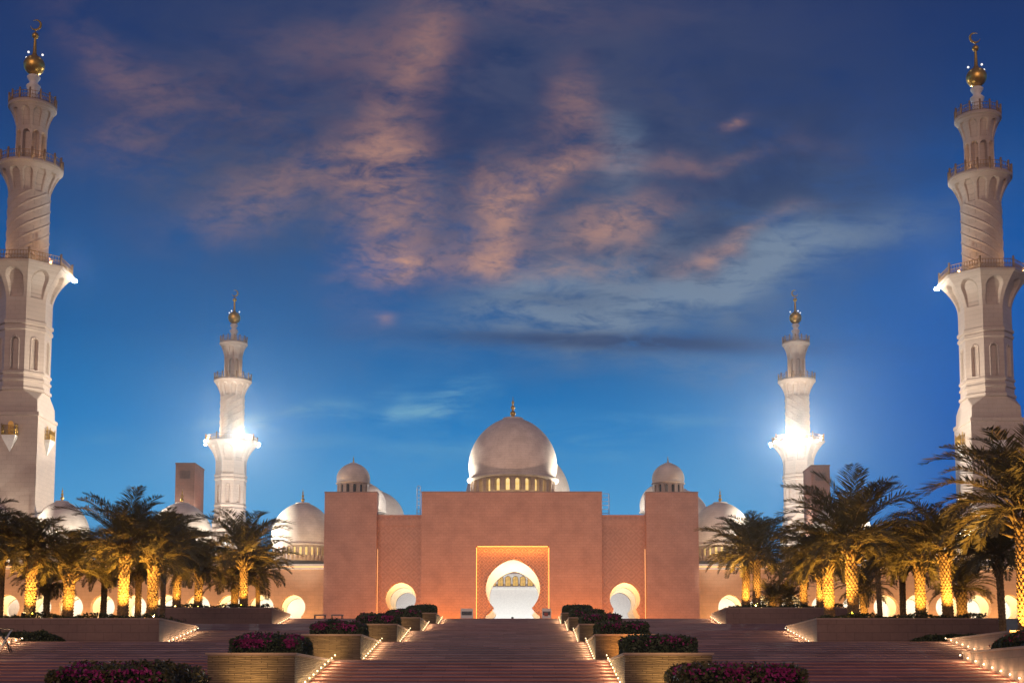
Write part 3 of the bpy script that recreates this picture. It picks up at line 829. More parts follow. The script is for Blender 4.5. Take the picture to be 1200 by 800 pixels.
# centre block with portal recess
x0, x1 = gx(493.5), gx(705.5); pxa, pxb, pzt = gx(558), gx(643.5), gz(639)
link('centre_block', holed('centre_block', rect(x0, x1, 0, ztop), [rect(pxa, pxb, .02, pzt)], 0, 1.2), M['facade'], G)
b = MB(); b.box(x0 - .06, x1 + .06, -.06, 8.2, ztop, ztop + .22); b.build('coping', M['cap'], G)
b = MB(); b.box(x0, x0 + 1, 1.2, 22, 0, ztop - .004); b.box(x1 - 1, x1, 1.2, 22, 0, ztop - .004); b.box(x0 + 1, x1 - 1, 1.2, 22, ztop - 1.2, ztop - .004); b.build('side_wall', M['facade'], G)
pcx = gx(601); pr = 32.2 * GY / F; pcz = gz(688.5)
hole = keyhole(pcx, pcz, pr, pr * .70, 0, gz(720), pr * 1.0, .02, .10)
link('portal_panel', holed('portal_panel', rect(pxa - .4, pxb + .4, 0, pzt + .4), [hole], 1.205, 2.6), M['portal'], G)
# raised bead round the opening
bead = MB()
kh = keyhole(pcx, pcz, pr * 1.012, pr * .715, 0, gz(720), pr * 1.012, .02, .10)
for (xa, za), (xb, zb) in zip(kh, kh[1:]): bead.tube((xa, 1.19, za), (xb, 1.19, zb), .09, 6)
bead.build('arch_moulding', M['portal'], G)
# amber lines in the reveal
b = MB(); b.box(pxa + .003, pxa + .05, .98, 1.19, .03, pzt - .2); b.build('light_strip', M['strip'], G)
b = MB(); b.box(pxb - .05, pxb - .003, .98, 1.19, .03, pzt - .2); b.build('light_strip', M['strip'], G)
b = MB(); b.box(pxa + .2, pxb - .2, .98, 1.19, pzt - .06, pzt - .003); b.build('light_strip', M['strip'], G)
for xa in (gx(441) + .02, gx(757.5) - .14):
    b = MB(); b.box(xa, xa + .08, 1.3, 1.39, .03, gz(642)); b.build('light_strip', M['strip_soft'], G)
# passage: white vaulted room and rear arch
hole = keyhole(pcx + .1, pcz - .45, pr * .965, pr * .70, 0, gz(722), pr * .98, .02, .08)
link('rear_arch', holed('rear_arch', rect(pxa - 3, pxb + 3, .01, gz(640)), [hole], 17.2, 18.4), M['inner'], G)
b = MB(); b.box(pxa - 3.3, pxa - 2.6, 2.6, 17.2, .01, gz(640)); b.box(pxb + 2.6, pxb + 3.3, 2.6, 17.2, .01, gz(640)); b.box(pxa - 3.3, pxb + 3.3, 2.6, 18.4, gz(640), gz(635)); b.build('passage', M['inner'], G)
area('portal_light', (pcx, GY + 6, PZ + gz(641)), (pcx, GY + 6, 0), 1300, (1, .80, .50), 10, 5)
area('portal_light', (pcx, GY + 13, PZ + gz(641)), (pcx, GY + 13, 0), 1500, (1, .86, .62), 10, 6)
# roof behind, and the domes
for px in (414, 783):
    b = MB(); b.polar(48, [gz(604), gz(577.5)], lambda t, z: 2.62, 0, False, True, (kx(px, 580, 232), 10, 0)); b.build('dome_pedestal', M['trim'], G)
b = MB(); b.box(gx(381), gx(818), 8.5, 30, gz(607), gz(604.2)); b.build('roof', M['trim'], G)
dome(G, 601, 238, 52.3, 563, 490, 465, 26, 582, lab='large white dome over the portal')
dome(G, 414, 232, 19.8, 566.5, 542.5, 534, 14, 580, 'dimwin', lab='small white dome on the left end block')
dome(G, 783, 232, 19.2, 566.5, 542.5, 534, 14, 580, 'dimwin', lab='small white dome on the right end block')
dome(G, 431, 250, 21.5, 600, 567, 560, fin=False); dome(G, 440, 262, 34, 618, 575, 566, fin=False)
dome(G, 771, 250, 21.5, 600, 567.5, 560, fin=False); dome(G, 797, 262, 34, 618, 573, 566, fin=False)
b = MB(); b.box(kx(446, 600), kx(462, 600), 12, 14, gz(604.2), gz(599.5)); b.box(kx(741, 600), kx(752, 600), 12, 14, gz(604.2), gz(599.5)); b.build('roof_hatch', M['trim'], G)
# amber wash along the foot of the gate
for xa, xb, e in ((384, 438, 130), (446, 490, 300), (496, 555, 620), (646, 703, 620), (709, 753, 300), (762, 816, 150)):
    xa_ = xa; xa, xb = gx(xa), gx(xb)
    area('wall_washer', ((xa + xb) / 2, GY - 2.6, PZ + .12), ((xa + xb) / 2, GY - .9, PZ + 5), e * (3.9 if 494 < xa_ < 700 else 2.7), (1, .28, .0), xb - xa, .3)
area('portal_wash', (pcx, GY + .45, PZ + pzt - .12), (pcx, GY + .95, PZ), 330, (1, .36, .05), pxb - pxa - .6, .2)
area('portal_wash', (pcx, GY - .9, PZ + .12), (pcx, GY + .6, PZ + 6), 1500, (1, .33, .04), pxb - pxa - 1, .3)
for X in (-44, -15, 15, 44):
    spot('facade_flood', (X, 178, PZ + .4), (X * .55, GY, PZ + 17), 14000, (1, .60, .45), 62, 1, .4)
# dome floods on the roof
for s in (-1, 1):
    spot('dome_flood', (s * 14.0, 236.5, PZ + ztop + .4), (s * 5, 238, PZ + ztop + 9.5), 9500, WHITE, 62, .7, .3)
    spot('dome_flood', (s * 14.2, 243, PZ + ztop + .5), (s * 3, 238, PZ + ztop + 10), 16000, WHITE, 80, .7, .3)
    X = gx(414) if s < 0 else gx(783)
    spot('dome_flood', (X + s * 3.9, 232.8, PZ + ztop - .5), (X, 232, PZ + ztop + 2.5), 1500, COOL, 100, .7, .2)
    spot('dome_flood', (X - s * 9, 240, PZ + zmid + .8), (X - s * 2, 252, PZ + zmid + 4), 6500, COOL, 120, .7, .3)
area('dome_ring_light', (kx(601, 580, 238), 230.0, PZ + ztop + .35), (kx(601, 580, 238), 238, PZ + ztop + 3), 150, (1, .72, .35), 14, .3)

# roof ladders
for px, pa, pb, lab in ((490.5, 570, 603, 'thin white mast ladder left of the gate centre block'), (709.5, 578, 603, 'white lattice ladder right of the gate centre block')):
    p = U(px, pb, GY + 12); top = U(px, pa, GY + 12).z
    t = thing('roof_ladder', lab, 'ladder', tuple(p), 0, 'ladders on the gate roof')
    h = top - p.z; w = .28 if px < 600 else .62
    b = MB()
    for x in (-w, w): b.tube((x, 0, -.15), (x, 0, h), .07, 6)
    b.build('rails', M['steel'], t)
    b = MB()
    for k in range(int(h / .7) + 1): b.tube((-w, 0, .3 + k * .68), (w, 0, .3 + k * .68), .05, 5)
    b.build('rungs', M['steel'], t)
    spot('ladder_light', (p.x, p.y - 2.0, p.z + .2), (p.x, p.y, p.z + h * .7), 120, COOL, 80, .8, .1)

# ------------------------------------------------------------------ arcade wings
AY = 228.0
def wing(s, dome_px, arch_px, lab):
    x_in = gx(379.5) - .003 if s < 0 else gx(819) + .003
    x_out = s * 118.0
    t = thing('arcade_wing', lab, 'arcade', (0, AY, PZ), 0, 'arcade wings beside the gate')
    az = lambda py: U(600, py, AY).z - PZ
    xa, xb = min(x_in, x_out), max(x_in, x_out)
    zt = az(667); r = 14.3 * AY / F; cz = az(711.2)
    holes = [keyhole(kx(p, 705, AY), cz, r, r * .66, 0, az(738), r * .9, .02, .05, 30) for p in arch_px]
    link('wall', holed('wall', rect(xa, xb, 0, zt), holes, 0, 1.3), M['wing'], t)
    holes = [keyhole(kx(p, 705, AY), cz - .15, r * .96, r * .42, 0, az(732), r * .5, .02, .05, 30) for p in arch_px]
    link('inner_arcade', holed('inner_arcade', rect(xa + .1, xb - .1, .01, az(690)), holes, 5.0, 5.8), M['inner'], t)
    b = MB(); b.box(xa, xb, 12, 12.6, .01, az(690)); b.box(xa, xb, 1.3, 12.6, az(690), az(687)); b.build('gallery', M['inner'], t)
    b = MB(); b.box(xa, xb, -.35, 1.4, zt, zt + .3); b.box(xa, xb, -.15, 22, zt + .62, az(660.5)); b.build('cornice', M['trim'], t)
    b = MB(); b.box(xa, xb, .1, 1.4, zt + .301, zt + .619); b.build('cornice_light', M['strip_soft'], t)
    L = abs(x_out - x_in)
    area('arcade_light', ((x_in + x_out) / 2, AY + 3.2, PZ + az(691)), ((x_in + x_out) / 2, AY + 3.2, 0), 55 * L, (1, .74, .36), L * .96, 2.2)
    area('arcade_light', ((x_in + x_out) / 2, AY + 8.6, PZ + az(691)), ((x_in + x_out) / 2, AY + 8.6, 0), 70 * L, (1, .93, .80), L * .96, 4)
    for px, ytop, pr_ in dome_px:
        o = dome(t, px, AY + 8, pr_, 640, ytop, ytop - 16, 30, 657)
        # crested collar under the drum
        rr = pr_ * (AY + 8) / F
        d = MB(); d.polar(180, [-(2.9) + .12 * k for k in range(9)], lambda th, z: rr * (.99 + .06 * abs(sin(th * 22.5)) * (z + 2.9)), 0, False); d.build('collar', M['marble'], o)
        c = U(px, 640, AY + 8)
        for q, e in ((-1, 4600), (1, 6800)):
            spot('dome_flood', (c.x + q * 10.5, AY + 1.5, c.z - 2.2), (c.x, AY + 8, c.z + 3.2), e, COOL if q * s > 0 else WHITE, 90, .7, .3)
        spot('wing_flood', (c.x - s * 6, AY - 24, PZ + .6), (c.x, AY + 8, c.z + 3), 16000, (1, .86, .66), 22, 1, .4)
        spot('wing_flood', (c.x + s * 24, AY + 1.0, c.z + 1.0), (c.x, AY + 8, c.z + 2.5), 90000, WHITE, 28, .6, .5)
        area('collar_light', (c.x, AY + .9, c.z - 2.5), (c.x, AY + 5, c.z - .5), 90, (1, .66, .28), 9, .2)
    # amber wash at the foot of the wall
    area('wall_washer', ((x_in + x_out) / 2, AY - 2.4, PZ + .12), ((x_in + x_out) / 2, AY - .8, PZ + 5), 210 * L, (1, .50, .13), L * .98, .25)
    return t
wing(-1, ((354, 589, 36), (212, 589, 36), (71, 587, 33), (-14, 588, 33)), [343.5 - 37.2 * k for k in range(10)], 'long low arcade of glowing keyhole arches left of the gate')
wing(1, ((844.6, 588.5, 36), (986, 589, 36), (1127, 589, 36)), [856 + 36.4 * k for k in range(10)], 'long low arcade of glowing keyhole arches right of the gate')

# ------------------------------------------------------------------ prayer hall beyond the court
HY = 360.0
H_ = thing('prayer_hall', 'floodlit white hall seen through the portal, its big dome behind the gate dome', 'hall', (0, HY, PZ))
hz = lambda py: U(600, py, HY).z - PZ
b = MB(); b.box(-34, 34, 0, 40, 0, hz(666)); b.build('wall', M['trim'], H_)
b = MB(); b.box(-34.2, 34.2, -.5, 0, hz(689), hz(687)); b.box(-34.2, 34.2, -.4, 0, hz(674), hz(672)); b.build('string_course', M['trim'], H_)
for k in range(-6, 7):
    x = U(604 + 8.7 * k, 680, HY).x
    pp = arch_pane(1.28, hz(675.3) - hz(686.3))
    me = bpy.data.meshes.new('window'); me.from_pydata([(px_, 0, z) for px_, z in pp], [], [tuple(range(len(pp)))]); me.materials.append(M['hallwin'])
    o = link('window', me, None, H_); o.location = (x, -.03, hz(686.3))
    b = MB(); pts = [(px_ * 1.12, -.02, z) for px_, z in pp]
    for p, q in zip(pts, pts[1:] + pts[:1]): b.tube(p, q, .09, 4)
    b.tube((0, -.03, 0), (0, -.03, hz(675.6) - hz(686.3)), .05, 4); b.build('frame', M['brass'], o)
dome(H_, 607, HY + 30, 62, 604, 520, 500, fin=False, lab='huge white main dome mostly hidden behind the gate dome')
area('court_light', (0, HY - 14, PZ + .3), (0, HY, PZ + 14), 16500, (.90, .98, .98), 60, 1)
spot('hall_flood', (40, HY + 5, PZ + 30), (10, HY + 30, PZ + 50), 60000, WHITE, 60, .7, .5)

# ------------------------------------------------------------------ square towers
for xa, xb, ys, lab in ((205, 227.5, 543.5, 'square brown stone tower with a small grille, left of the gate'), (951.5, 973, 546, 'square brown stone tower rising behind the right palms')):
    Y = 250.0; p0, p1 = U(xa, 580, Y), U(xb, 580, Y); zt = U(xa, ys, Y).z - PZ
    t = thing('square_tower', lab, 'tower', ((p0.x + p1.x) / 2, Y, PZ), 0, 'square towers')
    w = (p1.x - p0.x) / 2; d = 7.4
    b = MB(); b.box(-w, w, 0, d, 0, zt); b.box(-w - .08, w + .08, -.08, d + .08, zt, zt + .25); b.build('shaft', M['pylon'], t)
    zc = zt - 1.95; b = MB()
    b.box(-.95, .95, -.03, -.003, zc - .75, zc + .75); b.build('grille', M['dark'], t)
    b = MB()
    for k in range(-3, 4): b.box(-.92, .92, -.07, -.032, zc + k * .21 - .03, zc + k * .21 + .03)
    for k in range(-4, 5): b.box(k * .21 - .03, k * .21 + .03, -.10, -.072, zc - .72, zc + .72)
    b.build('grille_bars', M['pylon'], t)
    s = 1 if xa < 600 else -1
    spot('tower_light', (t.location.x + s * 9, Y + 3, PZ + zt - 6), (t.location.x, Y + 3, PZ + zt - 4), 1500, AMBER, 90, .8, .2)

# ------------------------------------------------------------------ minarets
MY = 248.0
mz = lambda py: U(1150, py, MY).z - PZ
def mr(pxw, py): return pxw * U(1150, py, MY).y / (cp - (PY0 - py) / F * sp) / F / 1.0
def oct_r(ap, t):
    a = (t + pi / 8) % (pi / 4) - pi / 8
    return ap / cos(a)
def lerp(a, b, t): return a + (b - a) * t
def zlist(z0, z1, n): return [lerp(z0, z1, k / n) for k in range(n + 1)]
MM = {}
def mesh_once(key, fn):
    if key not in MM: MM[key] = fn()
    return MM[key]
def railing(ap_fn, z0, z1, n, r=.07, nb=6):
    b = MB(); pts = [(ap_fn(2 * pi * k / n) * cos(2 * pi * k / n), ap_fn(2 * pi * k / n) * sin(2 * pi * k / n)) for k in range(n)]
    for k in range(n):
        p, q = pts[k], pts[(k + 1) % n]
        for f in (.12, .55, .96): b.tube((*p, lerp(z0, z1, f)), (*q, lerp(z0, z1, f)), r * .7, 4)
        for j in range(nb):
            f = j / nb; x, y = lerp(p[0], q[0], f), lerp(p[1], q[1], f)
            if j == 0: b.tube((x, y, z0), (x, y, z1 + .45), r * 2.2, 6)
            else: b.tube((x, y, z0), (x, y, z1), r * .5, 4)
        for j in range(nb):                                        # crossed panels
            f, f2 = j / nb, (j + 1) / nb
            a_ = (lerp(p[0], q[0], f), lerp(p[1], q[1], f)); c_ = (lerp(p[0], q[0], f2), lerp(p[1], q[1], f2))
            b.tube((*a_, lerp(z0, z1, .12)), (*c_, lerp(z0, z1, .55)), r * .4, 3); b.tube((*a_, lerp(z0, z1, .55)), (*c_, lerp(z0, z1, .12)), r * .4, 3)
    return b
HB = 4.78                                   # half side of the square base
AP = 4.38                                   # apothem of the octagon
RS = mr(23.0, 285)                          # round shaft
def base_mesh():
    b = MB(); z1, z2, z3 = mz(497), mz(484), mz(469)
    def rf(t, z):
        h = HB if z <= z1 else lerp(HB - .25, AP, min(1, (z - z1) / (z3 - z1)))
        if abs(z - z1) < .35: h = HB + .16
        c = max(abs(cos(t)), abs(sin(t))); r1 = h / c
        if z > z2:
            d = lerp(HB * 1.414, AP, min(1, (z - z2) / (z3 - z2)))
            c2 = max(abs(cos(t - pi / 4)), abs(cos(t + pi / 4))); r1 = min(r1, d / c2)
        return r1
    zs = [0, z1 - .4] + zlist(z1 - .3, z1 + .3, 4) + zlist(z1 + .4, z3, 16)
    b.polar(128, zs, rf, 0, False); return b.mesh('base')
def shaft_mesh():
    b = MB(); z0, z1 = mz(469.5), mz(368)
    def rf(t, z):
        ap = AP
        for ya, yb, o in ((470, 465, .30), (459, 455, .22), (451, 447, .22), (401, 397, .22), (394, 390, .28)):
            if mz(ya) <= z <= mz(yb): ap = AP + o
        a = (t + pi / 8) % (pi / 4) - pi / 8; x = AP * math.tan(a)
        dep = .45 * arch_in(x, z, .55, mz(445), mz(410)) - .0
        fr_ = .10 * (arch_in(x, z, .85, mz(446.5), mz(408)) - arch_in(x, z, .62, mz(445.5), mz(409.5)))
        return (ap - dep + fr_) / cos(a)
    b.polar(256, zlist(z0, z1, 90), rf, 0, False); return b.mesh('octagonal_shaft')
def flare_mesh():
    b = MB(); z0, z1 = mz(368.5), mz(331); apt = mr(46.5, 330)
    def rf(t, z):
        q = (z - z0) / (z1 - z0); ap = lerp(AP, apt, q ** 1.9)
        a = (t + pi / 8) % (pi / 4) - pi / 8; x = ap * math.tan(a)
        dep = .9 * q ** .6 * arch_in(x, z, 1.15 + .55 * q, mz(364), mz(335.5))
        return (ap - dep) / cos(a)
    b.polar(256, zlist(z0, z1, 44), rf, 0, False)
    b.polar(8, [z1, z1 + .35, mz(328)], lambda t, z: (apt + (.15 if z < z1 + .1 else .3)) / cos(pi / 8), 0, False, True, t0=pi / 8)
    return b.mesh('octagonal_flare')
def round_mesh():
    b = MB(); z0, z1 = mz(328), mz(241)
    H6 = 2 * pi * RS * .62
    def rf(t, z):
        q = (t / (2 * pi) + z / H6) * 7 % 1
        return RS + .13 * exp(-((q - .5) / .07) ** 2) - .05 * exp(-((q - .62) / .05) ** 2)
    b.polar(280, zlist(z0, z1, 120), rf, 0, True); return b.mesh('spiral_shaft')
def flare2_mesh(ya, yb, ra, rb, n, depth, wk, nm):
    b = MB(); z0, z1 = mz(ya), mz(yb)
    def rf(t, z):
        q = (z - z0) / (z1 - z0); r = lerp(ra, rb, q ** 1.7)
        x = ((t / (2 * pi) * n) % 1 - .5) * 2 * pi * r / n
        return r - depth * q ** .5 * arch_in(x, z, 2 * pi * r / n * wk, lerp(z0, z1, .08), lerp(z0, z1, .86))
    b.polar(n * 20, zlist(z0, z1, 36), rf, 0, False)
    b.lathe([(rb + .12, z1), (rb + .25, z1 + .15), (rb + .25, z1 + .6), (rb + .1, z1 + .75)], 64)
    return b.mesh(nm)
R2 = mr(34.5, 212); RL = mr(17.2, 185); R3 = mr(25, 142)
def lantern_mesh():
    b = MB(); z0, z1 = mz(211), mz(166); n = 10
    def rf(t, z):
        x = ((t / (2 * pi) * n) % 1 - .5) * 2 * pi * RL / n
        return RL - .75 * arch_in(x, z, 2 * pi * RL / n * .36, z0 + .4, mz(171))
    b.polar(n * 24, zlist(z0, z1, 40), rf, 0, False); return b.mesh('lantern')
def finial_white():
    b = MB(); z = mz
    b.lathe([(1.15, z(137)), (1.05, z(128)), (.85, z(122)), (1.25, z(117)), (1.3, z(115)), (.75, z(112)), (.72, z(110)), (1.15, z(106)), (1.2, z(104.5)), (.8, z(102.5))], 28)
    return b.mesh('baluster')
def finial_gold():
    b = MB(); z = mz; r = mr(11.8, 91); zc = z(91)
    pr_ = [(.75, z(103))]
    for k in range(1, 12):
        a = -pi / 2 + pi * k / 13.5; pr_.append((max(.4, r * cos(a)), zc + r * .98 * sin(a)))
    pr_ += [(.62, z(80.5)), (.36, z(77)), (.26, z(65)), (.24, z(61.5))]
    for k in range(0, 9):
        a = -pi / 2 + .35 + (pi - .5) * k / 8; pr_.append((max(.1, .62 * cos(a)), z(57) + .62 * sin(a)))
    pr_.append((.05, z(50)))
    b.lathe(pr_, 28)
    return b.mesh('gilded_orb')
def crescent_mesh():
    b = MB(); n = 26; c = mz(44.5)
    for k in range(n):
        def pt(k):
            a = -1.0 + (2 * pi - 1.15) * k / n; w = .20 * sin(pi * k / n) + .02
            return Vector((.95 * cos(a + 2.0), 0, c + .95 * sin(a + 2.0))), w
        p, w = pt(k); q, w2 = pt(k + 1); b.tube(p, q, w, 6, w2)
    return b.mesh('crescent')
def oriel(t_ang):
    b = MB(); w, d, h0 = 1.25, 1.0, mz(522)
    # inverted corbel
    pts = [(-w, 0, h0), (w, 0, h0), (w, -d, h0), (-w, -d, h0)]; tip = (0, -.05, h0 - 2.9)
    mid_ = [(-w * .95, 0, h0 - .55), (w * .95, 0, h0 - .55), (w * .9, -d * .9, h0 - .55), (-w * .9, -d * .9, h0 - .55)]
    b.face(pts[::-1]); b.face(pts)
    for k in range(4):
        b.face([pts[k], pts[(k + 1) % 4], mid_[(k + 1) % 4], mid_[k]]); b.face([mid_[k], mid_[(k + 1) % 4], tip])
    return b
def oriel_rail():
    b = MB(); w, d, h0 = 1.22, .97, mz(522); h1 = h0 + 1.75
    P = [(-w, -.02), (-w, -d), (w, -d), (w, -.02)]
    for (xa, ya), (xb, yb) in zip(P, P[1:]):
        for f in (.06, .5, .97): b.tube((xa, ya, lerp(h0, h1, f)), (xb, yb, lerp(h0, h1, f)), .07, 5)
        n = 8 if abs(xb - xa) > 1 else 4
        for k in range(n + 1):
            x, y = lerp(xa, xb, k / n), lerp(ya, yb, k / n); b.tube((x, y, h0), (x, y, h1 + (.35 if k in (0, n) else 0)), .075 if k in (0, n) else .05, 5)
    pp = arch_pane(1.0, 2.6, 8)
    b.face([(x, -.03, h0 + z) for x, z in pp])
    return b
def minaret(px, py_ref, Y, mirror, lab, scale):
    p = U(px, py_ref, Y)
    t = thing('minaret', lab, 'minaret', (p.x, Y, PZ), 0, 'minarets at the corners of the court')
    parts = [('base', base_mesh, 'marble'), ('octagonal_shaft', shaft_mesh, 'marble'), ('octagonal_flare', flare_mesh, 'marble'), ('spiral_shaft', round_mesh, 'marble'),
             ('upper_flare', lambda: flare2_mesh(243, 213.5, RS, R2, 12, .55, .36, 'upper_flare'), 'marble'), ('lantern', lantern_mesh, 'marble'),
             ('lantern_flare', lambda: flare2_mesh(168, 143, RL, R3, 10, .4, .34, 'lantern_flare'), 'marble'), ('baluster', finial_white, 'trim'), ('gilded_orb', finial_gold, 'gold'), ('crescent', crescent_mesh, 'gold'),
             ('railing', lambda: railing(lambda a: mr(45.8, 328) / cos(pi / 8), mz(328), mz(317), 8, .10, 12).mesh('railing'), 'brass'),
             ('railing', lambda: railing(lambda a: R2 + .1, mz(211), mz(200), 16, .09, 4).mesh('railing'), 'brass'),
             ('railing', lambda: railing(lambda a: R3 + .1, mz(139), mz(129.5), 14, .08, 4).mesh('railing'), 'brass')]
    for k, (nm, fn, mm) in enumerate(parts):
        me = mesh_once((nm, k), fn)
        if not me.materials: me.materials.append(M[mm])
        o = link(nm, me, None, t)
        if k == 10: o.rotation_euler = (0, 0, pi / 8)
    for a in (0, 1, 2, 3):
        me = mesh_once('oriel', lambda: oriel(0).mesh('oriel')); mr_ = mesh_once('orail', lambda: oriel_rail().mesh('oriel_railing'))
        if not me.materials: me.materials.append(M['trim']); mr_.materials.append(M['goldrail'])
        if a == 2: continue                                              # rear face, never seen
        o = link('oriel', me, None, t); o.rotation_euler = (0, 0, a * pi / 2)
        o.location = (HB * sin(a * pi / 2) * 1.002, -HB * cos(a * pi / 2) * 1.002, 0)
        link('oriel_railing', mr_, None, o)
    for a in range(4):
        b = MB(); q = a * pi / 2 + .3
        me = mesh_once('beacon', lambda: (lambda bb: (bb.lathe([(.05, -.2), (.17, -.12), (.21, 0), (.16, .13), (.05, .2)], 10), bb.mesh('beacon'))[1])(MB()))
        if not me.materials: me.materials.append(M['beacon'])
        o = link('beacon', me, None, t); o.location = (1.75 * cos(q), 1.75 * sin(q), mz(80.5))
    t.scale = (-scale if mirror else scale, scale, scale)
    return t
def floods(t, angs, R, z, r=.55):
    me = mesh_once('flood', lambda: (lambda bb: (bb.lathe([(.12, -.35), (.5, -.3), (.62, 0), (.5, .3), (.1, .4)], 14), bb.mesh('floodlight'))[1])(MB()))
    if not me.materials: me.materials.append(M['flood'])
    for a in angs:
        o = link('floodlight', me, None, t); o.location = (R * cos(a), R * sin(a), z); o.scale = (r / .62,) * 3
zf = mz(332)
# near pair (right one is the drawing; the left stands a little closer)
mR = minaret(1154.5, 390, 248, False, 'tall near minaret at right, pinkish front and white left face', 1.0)
mL = minaret(28.5, 390, 243, True, 'tall near minaret cut by the left edge of the view', 1.0)
mFL = minaret(270.5, 560, 414, True, 'far floodlit minaret between the left tower and the gate', 1.0)
mFR = minaret(935.5, 540, 414, False, 'far floodlit minaret with dazzling balcony behind the right palms', 1.0)
rim = mr(47.5, 332) / cos(pi / 8)
for t in (mR, mL): floods(t, [pi - .42], rim + .2, zf, .5)
floods(mFL, [pi - .5 * k for k in range(0, 7)] + [-.6], rim + .3, zf + .4, .4)
floods(mFR, [pi + .45 * k for k in range(-1, 6)], rim + .3, zf + .4, .42)
# floodlights of the minarets
for t, s in ((mL, 1), (mR, -1)):
    x, y = t.location.x, t.location.y
    for z, zz, e in ((24, 30, 52000), (60, 62, 30000)):
        spot('minaret_flood', (x + s * 44, y + 2.0 if z < 50 else y - 6, PZ + (16 if z < 50 else 40)), (x, y, PZ + zz), e * 2.6, WHITE, 70, .6, .5)
    spot('balcony_lamp', (x + s * (rim + .9), y + 1.5, PZ + zf - .6), (x + s * 2, y, PZ + zf + 6), 500, WHITE, 150, .5, .3)
    for q in (-1, 1):                                               # shaft lamps standing on the big balcony
        spot('shaft_lamp', (x + q * 6.0, y - 4.4, PZ + mz(327)), (x, y, PZ + mz(275)), 2600, (1, .58, .24), 80, .7, .2)
        spot('shaft_lamp', (x + q * 4.6, y - 2.5, PZ + mz(209)), (x, y, PZ + mz(180)), 750, (1, .60, .30), 80, .7, .2)
    spot('finial_lamp', (x + s * 2.6, y - 2.4, PZ + mz(139)), (x, y, PZ + mz(85)), 70, (1, .72, .36), 60, .7, .1)
for t, s in ((mFL, 1), (mFR, -1)):
    x, y = t.location.x, t.location.y
    spot('minaret_flood', (x + s * 22, y - 34, PZ + 18), (x, y, PZ + 45), 210000, COOL, 90, .6, .6)
    spot('minaret_flood', (x - s * 30, y - 30, PZ + 14), (x, y, PZ + 40), 120000, WHITE, 90, .6, .6)
    for q in (-1, 1):
        spot('shaft_lamp', (x + q * 7.0, y - 4.4, PZ + mz(326)), (x, y, PZ + mz(265)), 9000, (1, .80, .56), 90, .7, .2)
        spot('shaft_lamp', (x + q * 4.8, y - 2.5, PZ + mz(209)), (x, y, PZ + mz(180)), 1800, (1, .76, .48), 80, .7, .2)
    spot('finial_lamp', (x + s * 2.6, y - 2.4, PZ + mz(139)), (x, y, PZ + mz(85)), 160, (1, .78, .45), 60, .7, .1)

# dazzling balcony floods that face out over the gardens, and thin haze added to imitate their lens glow
for t, dx, e in ((mFR, -3.0, 420000), (mFL, 4.5, 330000)):
    x, y = t.location.x, t.location.y; z = PZ + zf + .6
    spot('balcony_flood', (x + dx, y - rim - 1.2, z), (x * .2 + dx, 0, z + 70), e, (1, .95, .86), 120, .9, .8)
for t, s in ((mL, 1), (mR, -1)):
    x, y = t.location.x, t.location.y
    spot('balcony_flood', (x + s * (rim + .6), y - 3.2, PZ + zf + .3), (x + s * 120, 0, PZ + zf + 60), 12000, (1, .95, .86), 120, .9, .5)
b = MB(); b.box(-2600, 2600, -480, 4100, -2.4, 131)
hz_ = bpy.data.materials.new('glow_haze'); hz_.use_nodes = True; g = NT(hz_.node_tree); g.n.clear()
pv = g.new('ShaderNodeVolumePrincipled'); pv.inputs['Density'].default_value = .00010; pv.inputs['Color'].default_value = (.80, .94, 1, 1); pv.inputs['Anisotropy'].default_value = .84
mo = g.new('ShaderNodeOutputMaterial'); g.l.new(pv.outputs[0], mo.inputs['Volume'])
o = b.build('haze', hz_); tag(o, 'thin added haze for the lens glow round the minaret floodlights', 'haze', None, 'stuff')

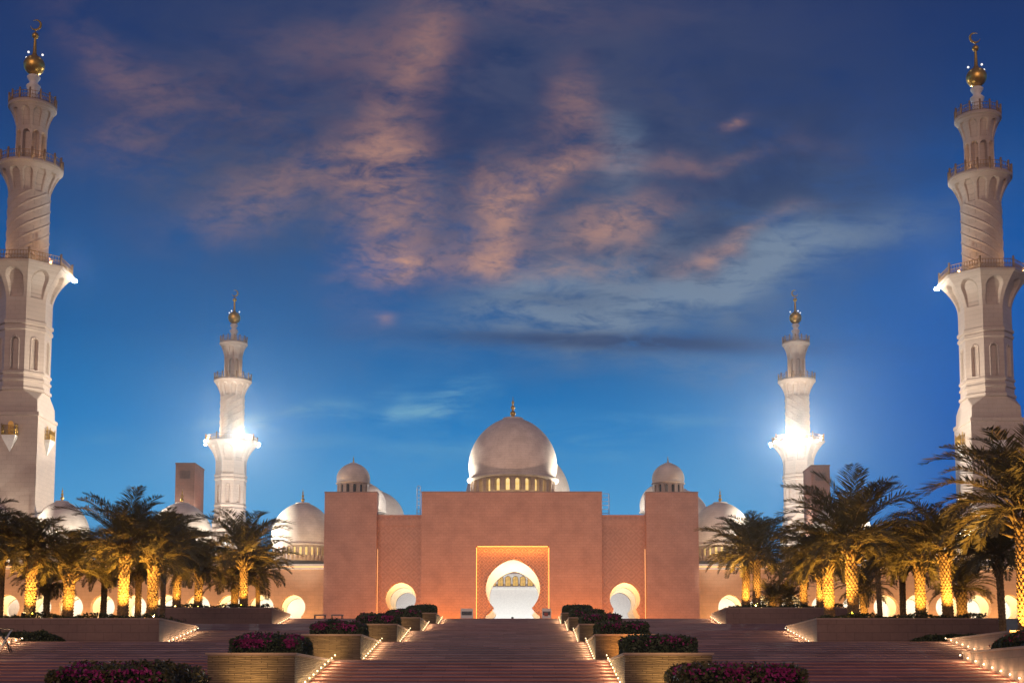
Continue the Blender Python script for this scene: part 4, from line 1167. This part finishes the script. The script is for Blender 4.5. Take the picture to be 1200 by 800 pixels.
# ------------------------------------------------------------------ small things at the head of the stairs
for px, w, lab in ((547, .50, 'white display board with a dark picture, left of the portal'), (640.5, .37, 'narrower display board with a red-based picture, right of the portal')):
    Y = 112.0; p = U(px, 720, Y)
    t = thing('display_board', lab, 'display board', (p.x, Y, PZ), 0, 'boards at the head of the stairs')
    zt = U(px, 712.5, Y).z - PZ
    b = MB(); b.box(-w, w, -.03, .03, .25, zt); b.build('panel', M['white'], t)
    b = MB(); b.box(-w * .86, w * .86, -.036, -.032, .5, zt - .24); b.build('picture', M['photo'], t)
    if px > 600:
        b = MB(); b.box(-w * .5, w * .3, -.041, -.038, .42, .72); b.build('picture_patch', plain('red_print', (.38, .06, .04), .5), t)
    b = MB()
    for x in (-w * .8, w * .8): b.tube((x, .06, 0), (x, .06, zt - .1), .025, 6); b.box(x - .03, x + .03, -.22, .3, 0, .04)
    b.build('stand', M['dark'], t)
for px, lab in ((375, 'pale slatted bench nearer the left planters, at the stair head'), (395, 'pale slatted bench nearer the gate, beside its twin')):
    Y = 111.0; p = U(px, 722, Y)
    t = thing('bench', lab, 'bench', (p.x, Y, PZ), pi, 'benches at the head of the stairs')
    zt = U(px, 720, Y).z - PZ
    b = MB()
    for k in range(5): b.box(-.46, .46, -.22 + k * .1, -.14 + k * .1, .42, .46)
    b.build('seat', M['bench'], t)
    b = MB()
    for k in range(5): b.box(-.46, .46, -.29, -.25, .50 + k * (zt - .5) / 5, .50 + (k + .72) * (zt - .5) / 5)
    for x in (-.49, .46): b.box(x, x + .03, -.31, -.24, .40, zt + .02)
    b.box(-.49, .49, -.31, -.24, zt + .02, zt + .06)
    b.build('backrest', M['bench'], t)
    for x in (-.42, .42):
        b = MB(); b.box(x - .03, x + .03, -.24, .28, 0, .415); b.build('leg', M['dark'], t)
p = U(600.5, 724, 118.0)
t = thing('bollard', 'small dark bollard on the axis before the portal', 'bollard', (p.x, 118.0, PZ))
hb = U(600, 722.3, 118).z - PZ
b = MB(); b.lathe([(.11, 0), (.11, .05), (.085, .07), (.08, hb * .8), (.11, hb * .83), (.11, hb * .92), (.05, hb)], 16); b.build('post', M['dark'], t)
b = MB(); b.lathe([(.125, 0), (.125, .03), (.112, .035)], 16); b.build('base', M['steel'], t)
# folding stand by the left edge
p = U(5.5, 776, 57.0)
t = thing('folding_stand', 'black folding stand on the steps at the left edge of the view', 'stand', (p.x, 57.0, fz(2) + RISE * 5), .5)
b = MB(); b.tube((-.25, -.2, 0), (.25, .1, .95), .022, 6); b.tube((-.25, .3, 0), (.25, .3, .95), .022, 6); b.build('leg', M['steel'], t)
b = MB(); b.tube((.25, -.2, 0), (-.25, .1, .95), .022, 6); b.tube((.25, .3, 0), (-.25, .3, .95), .022, 6); b.build('leg', M['dark'], t)
b = MB(); b.box(-.34, .34, .02, .38, .95, .98); b.build('top', M['dark'], t)
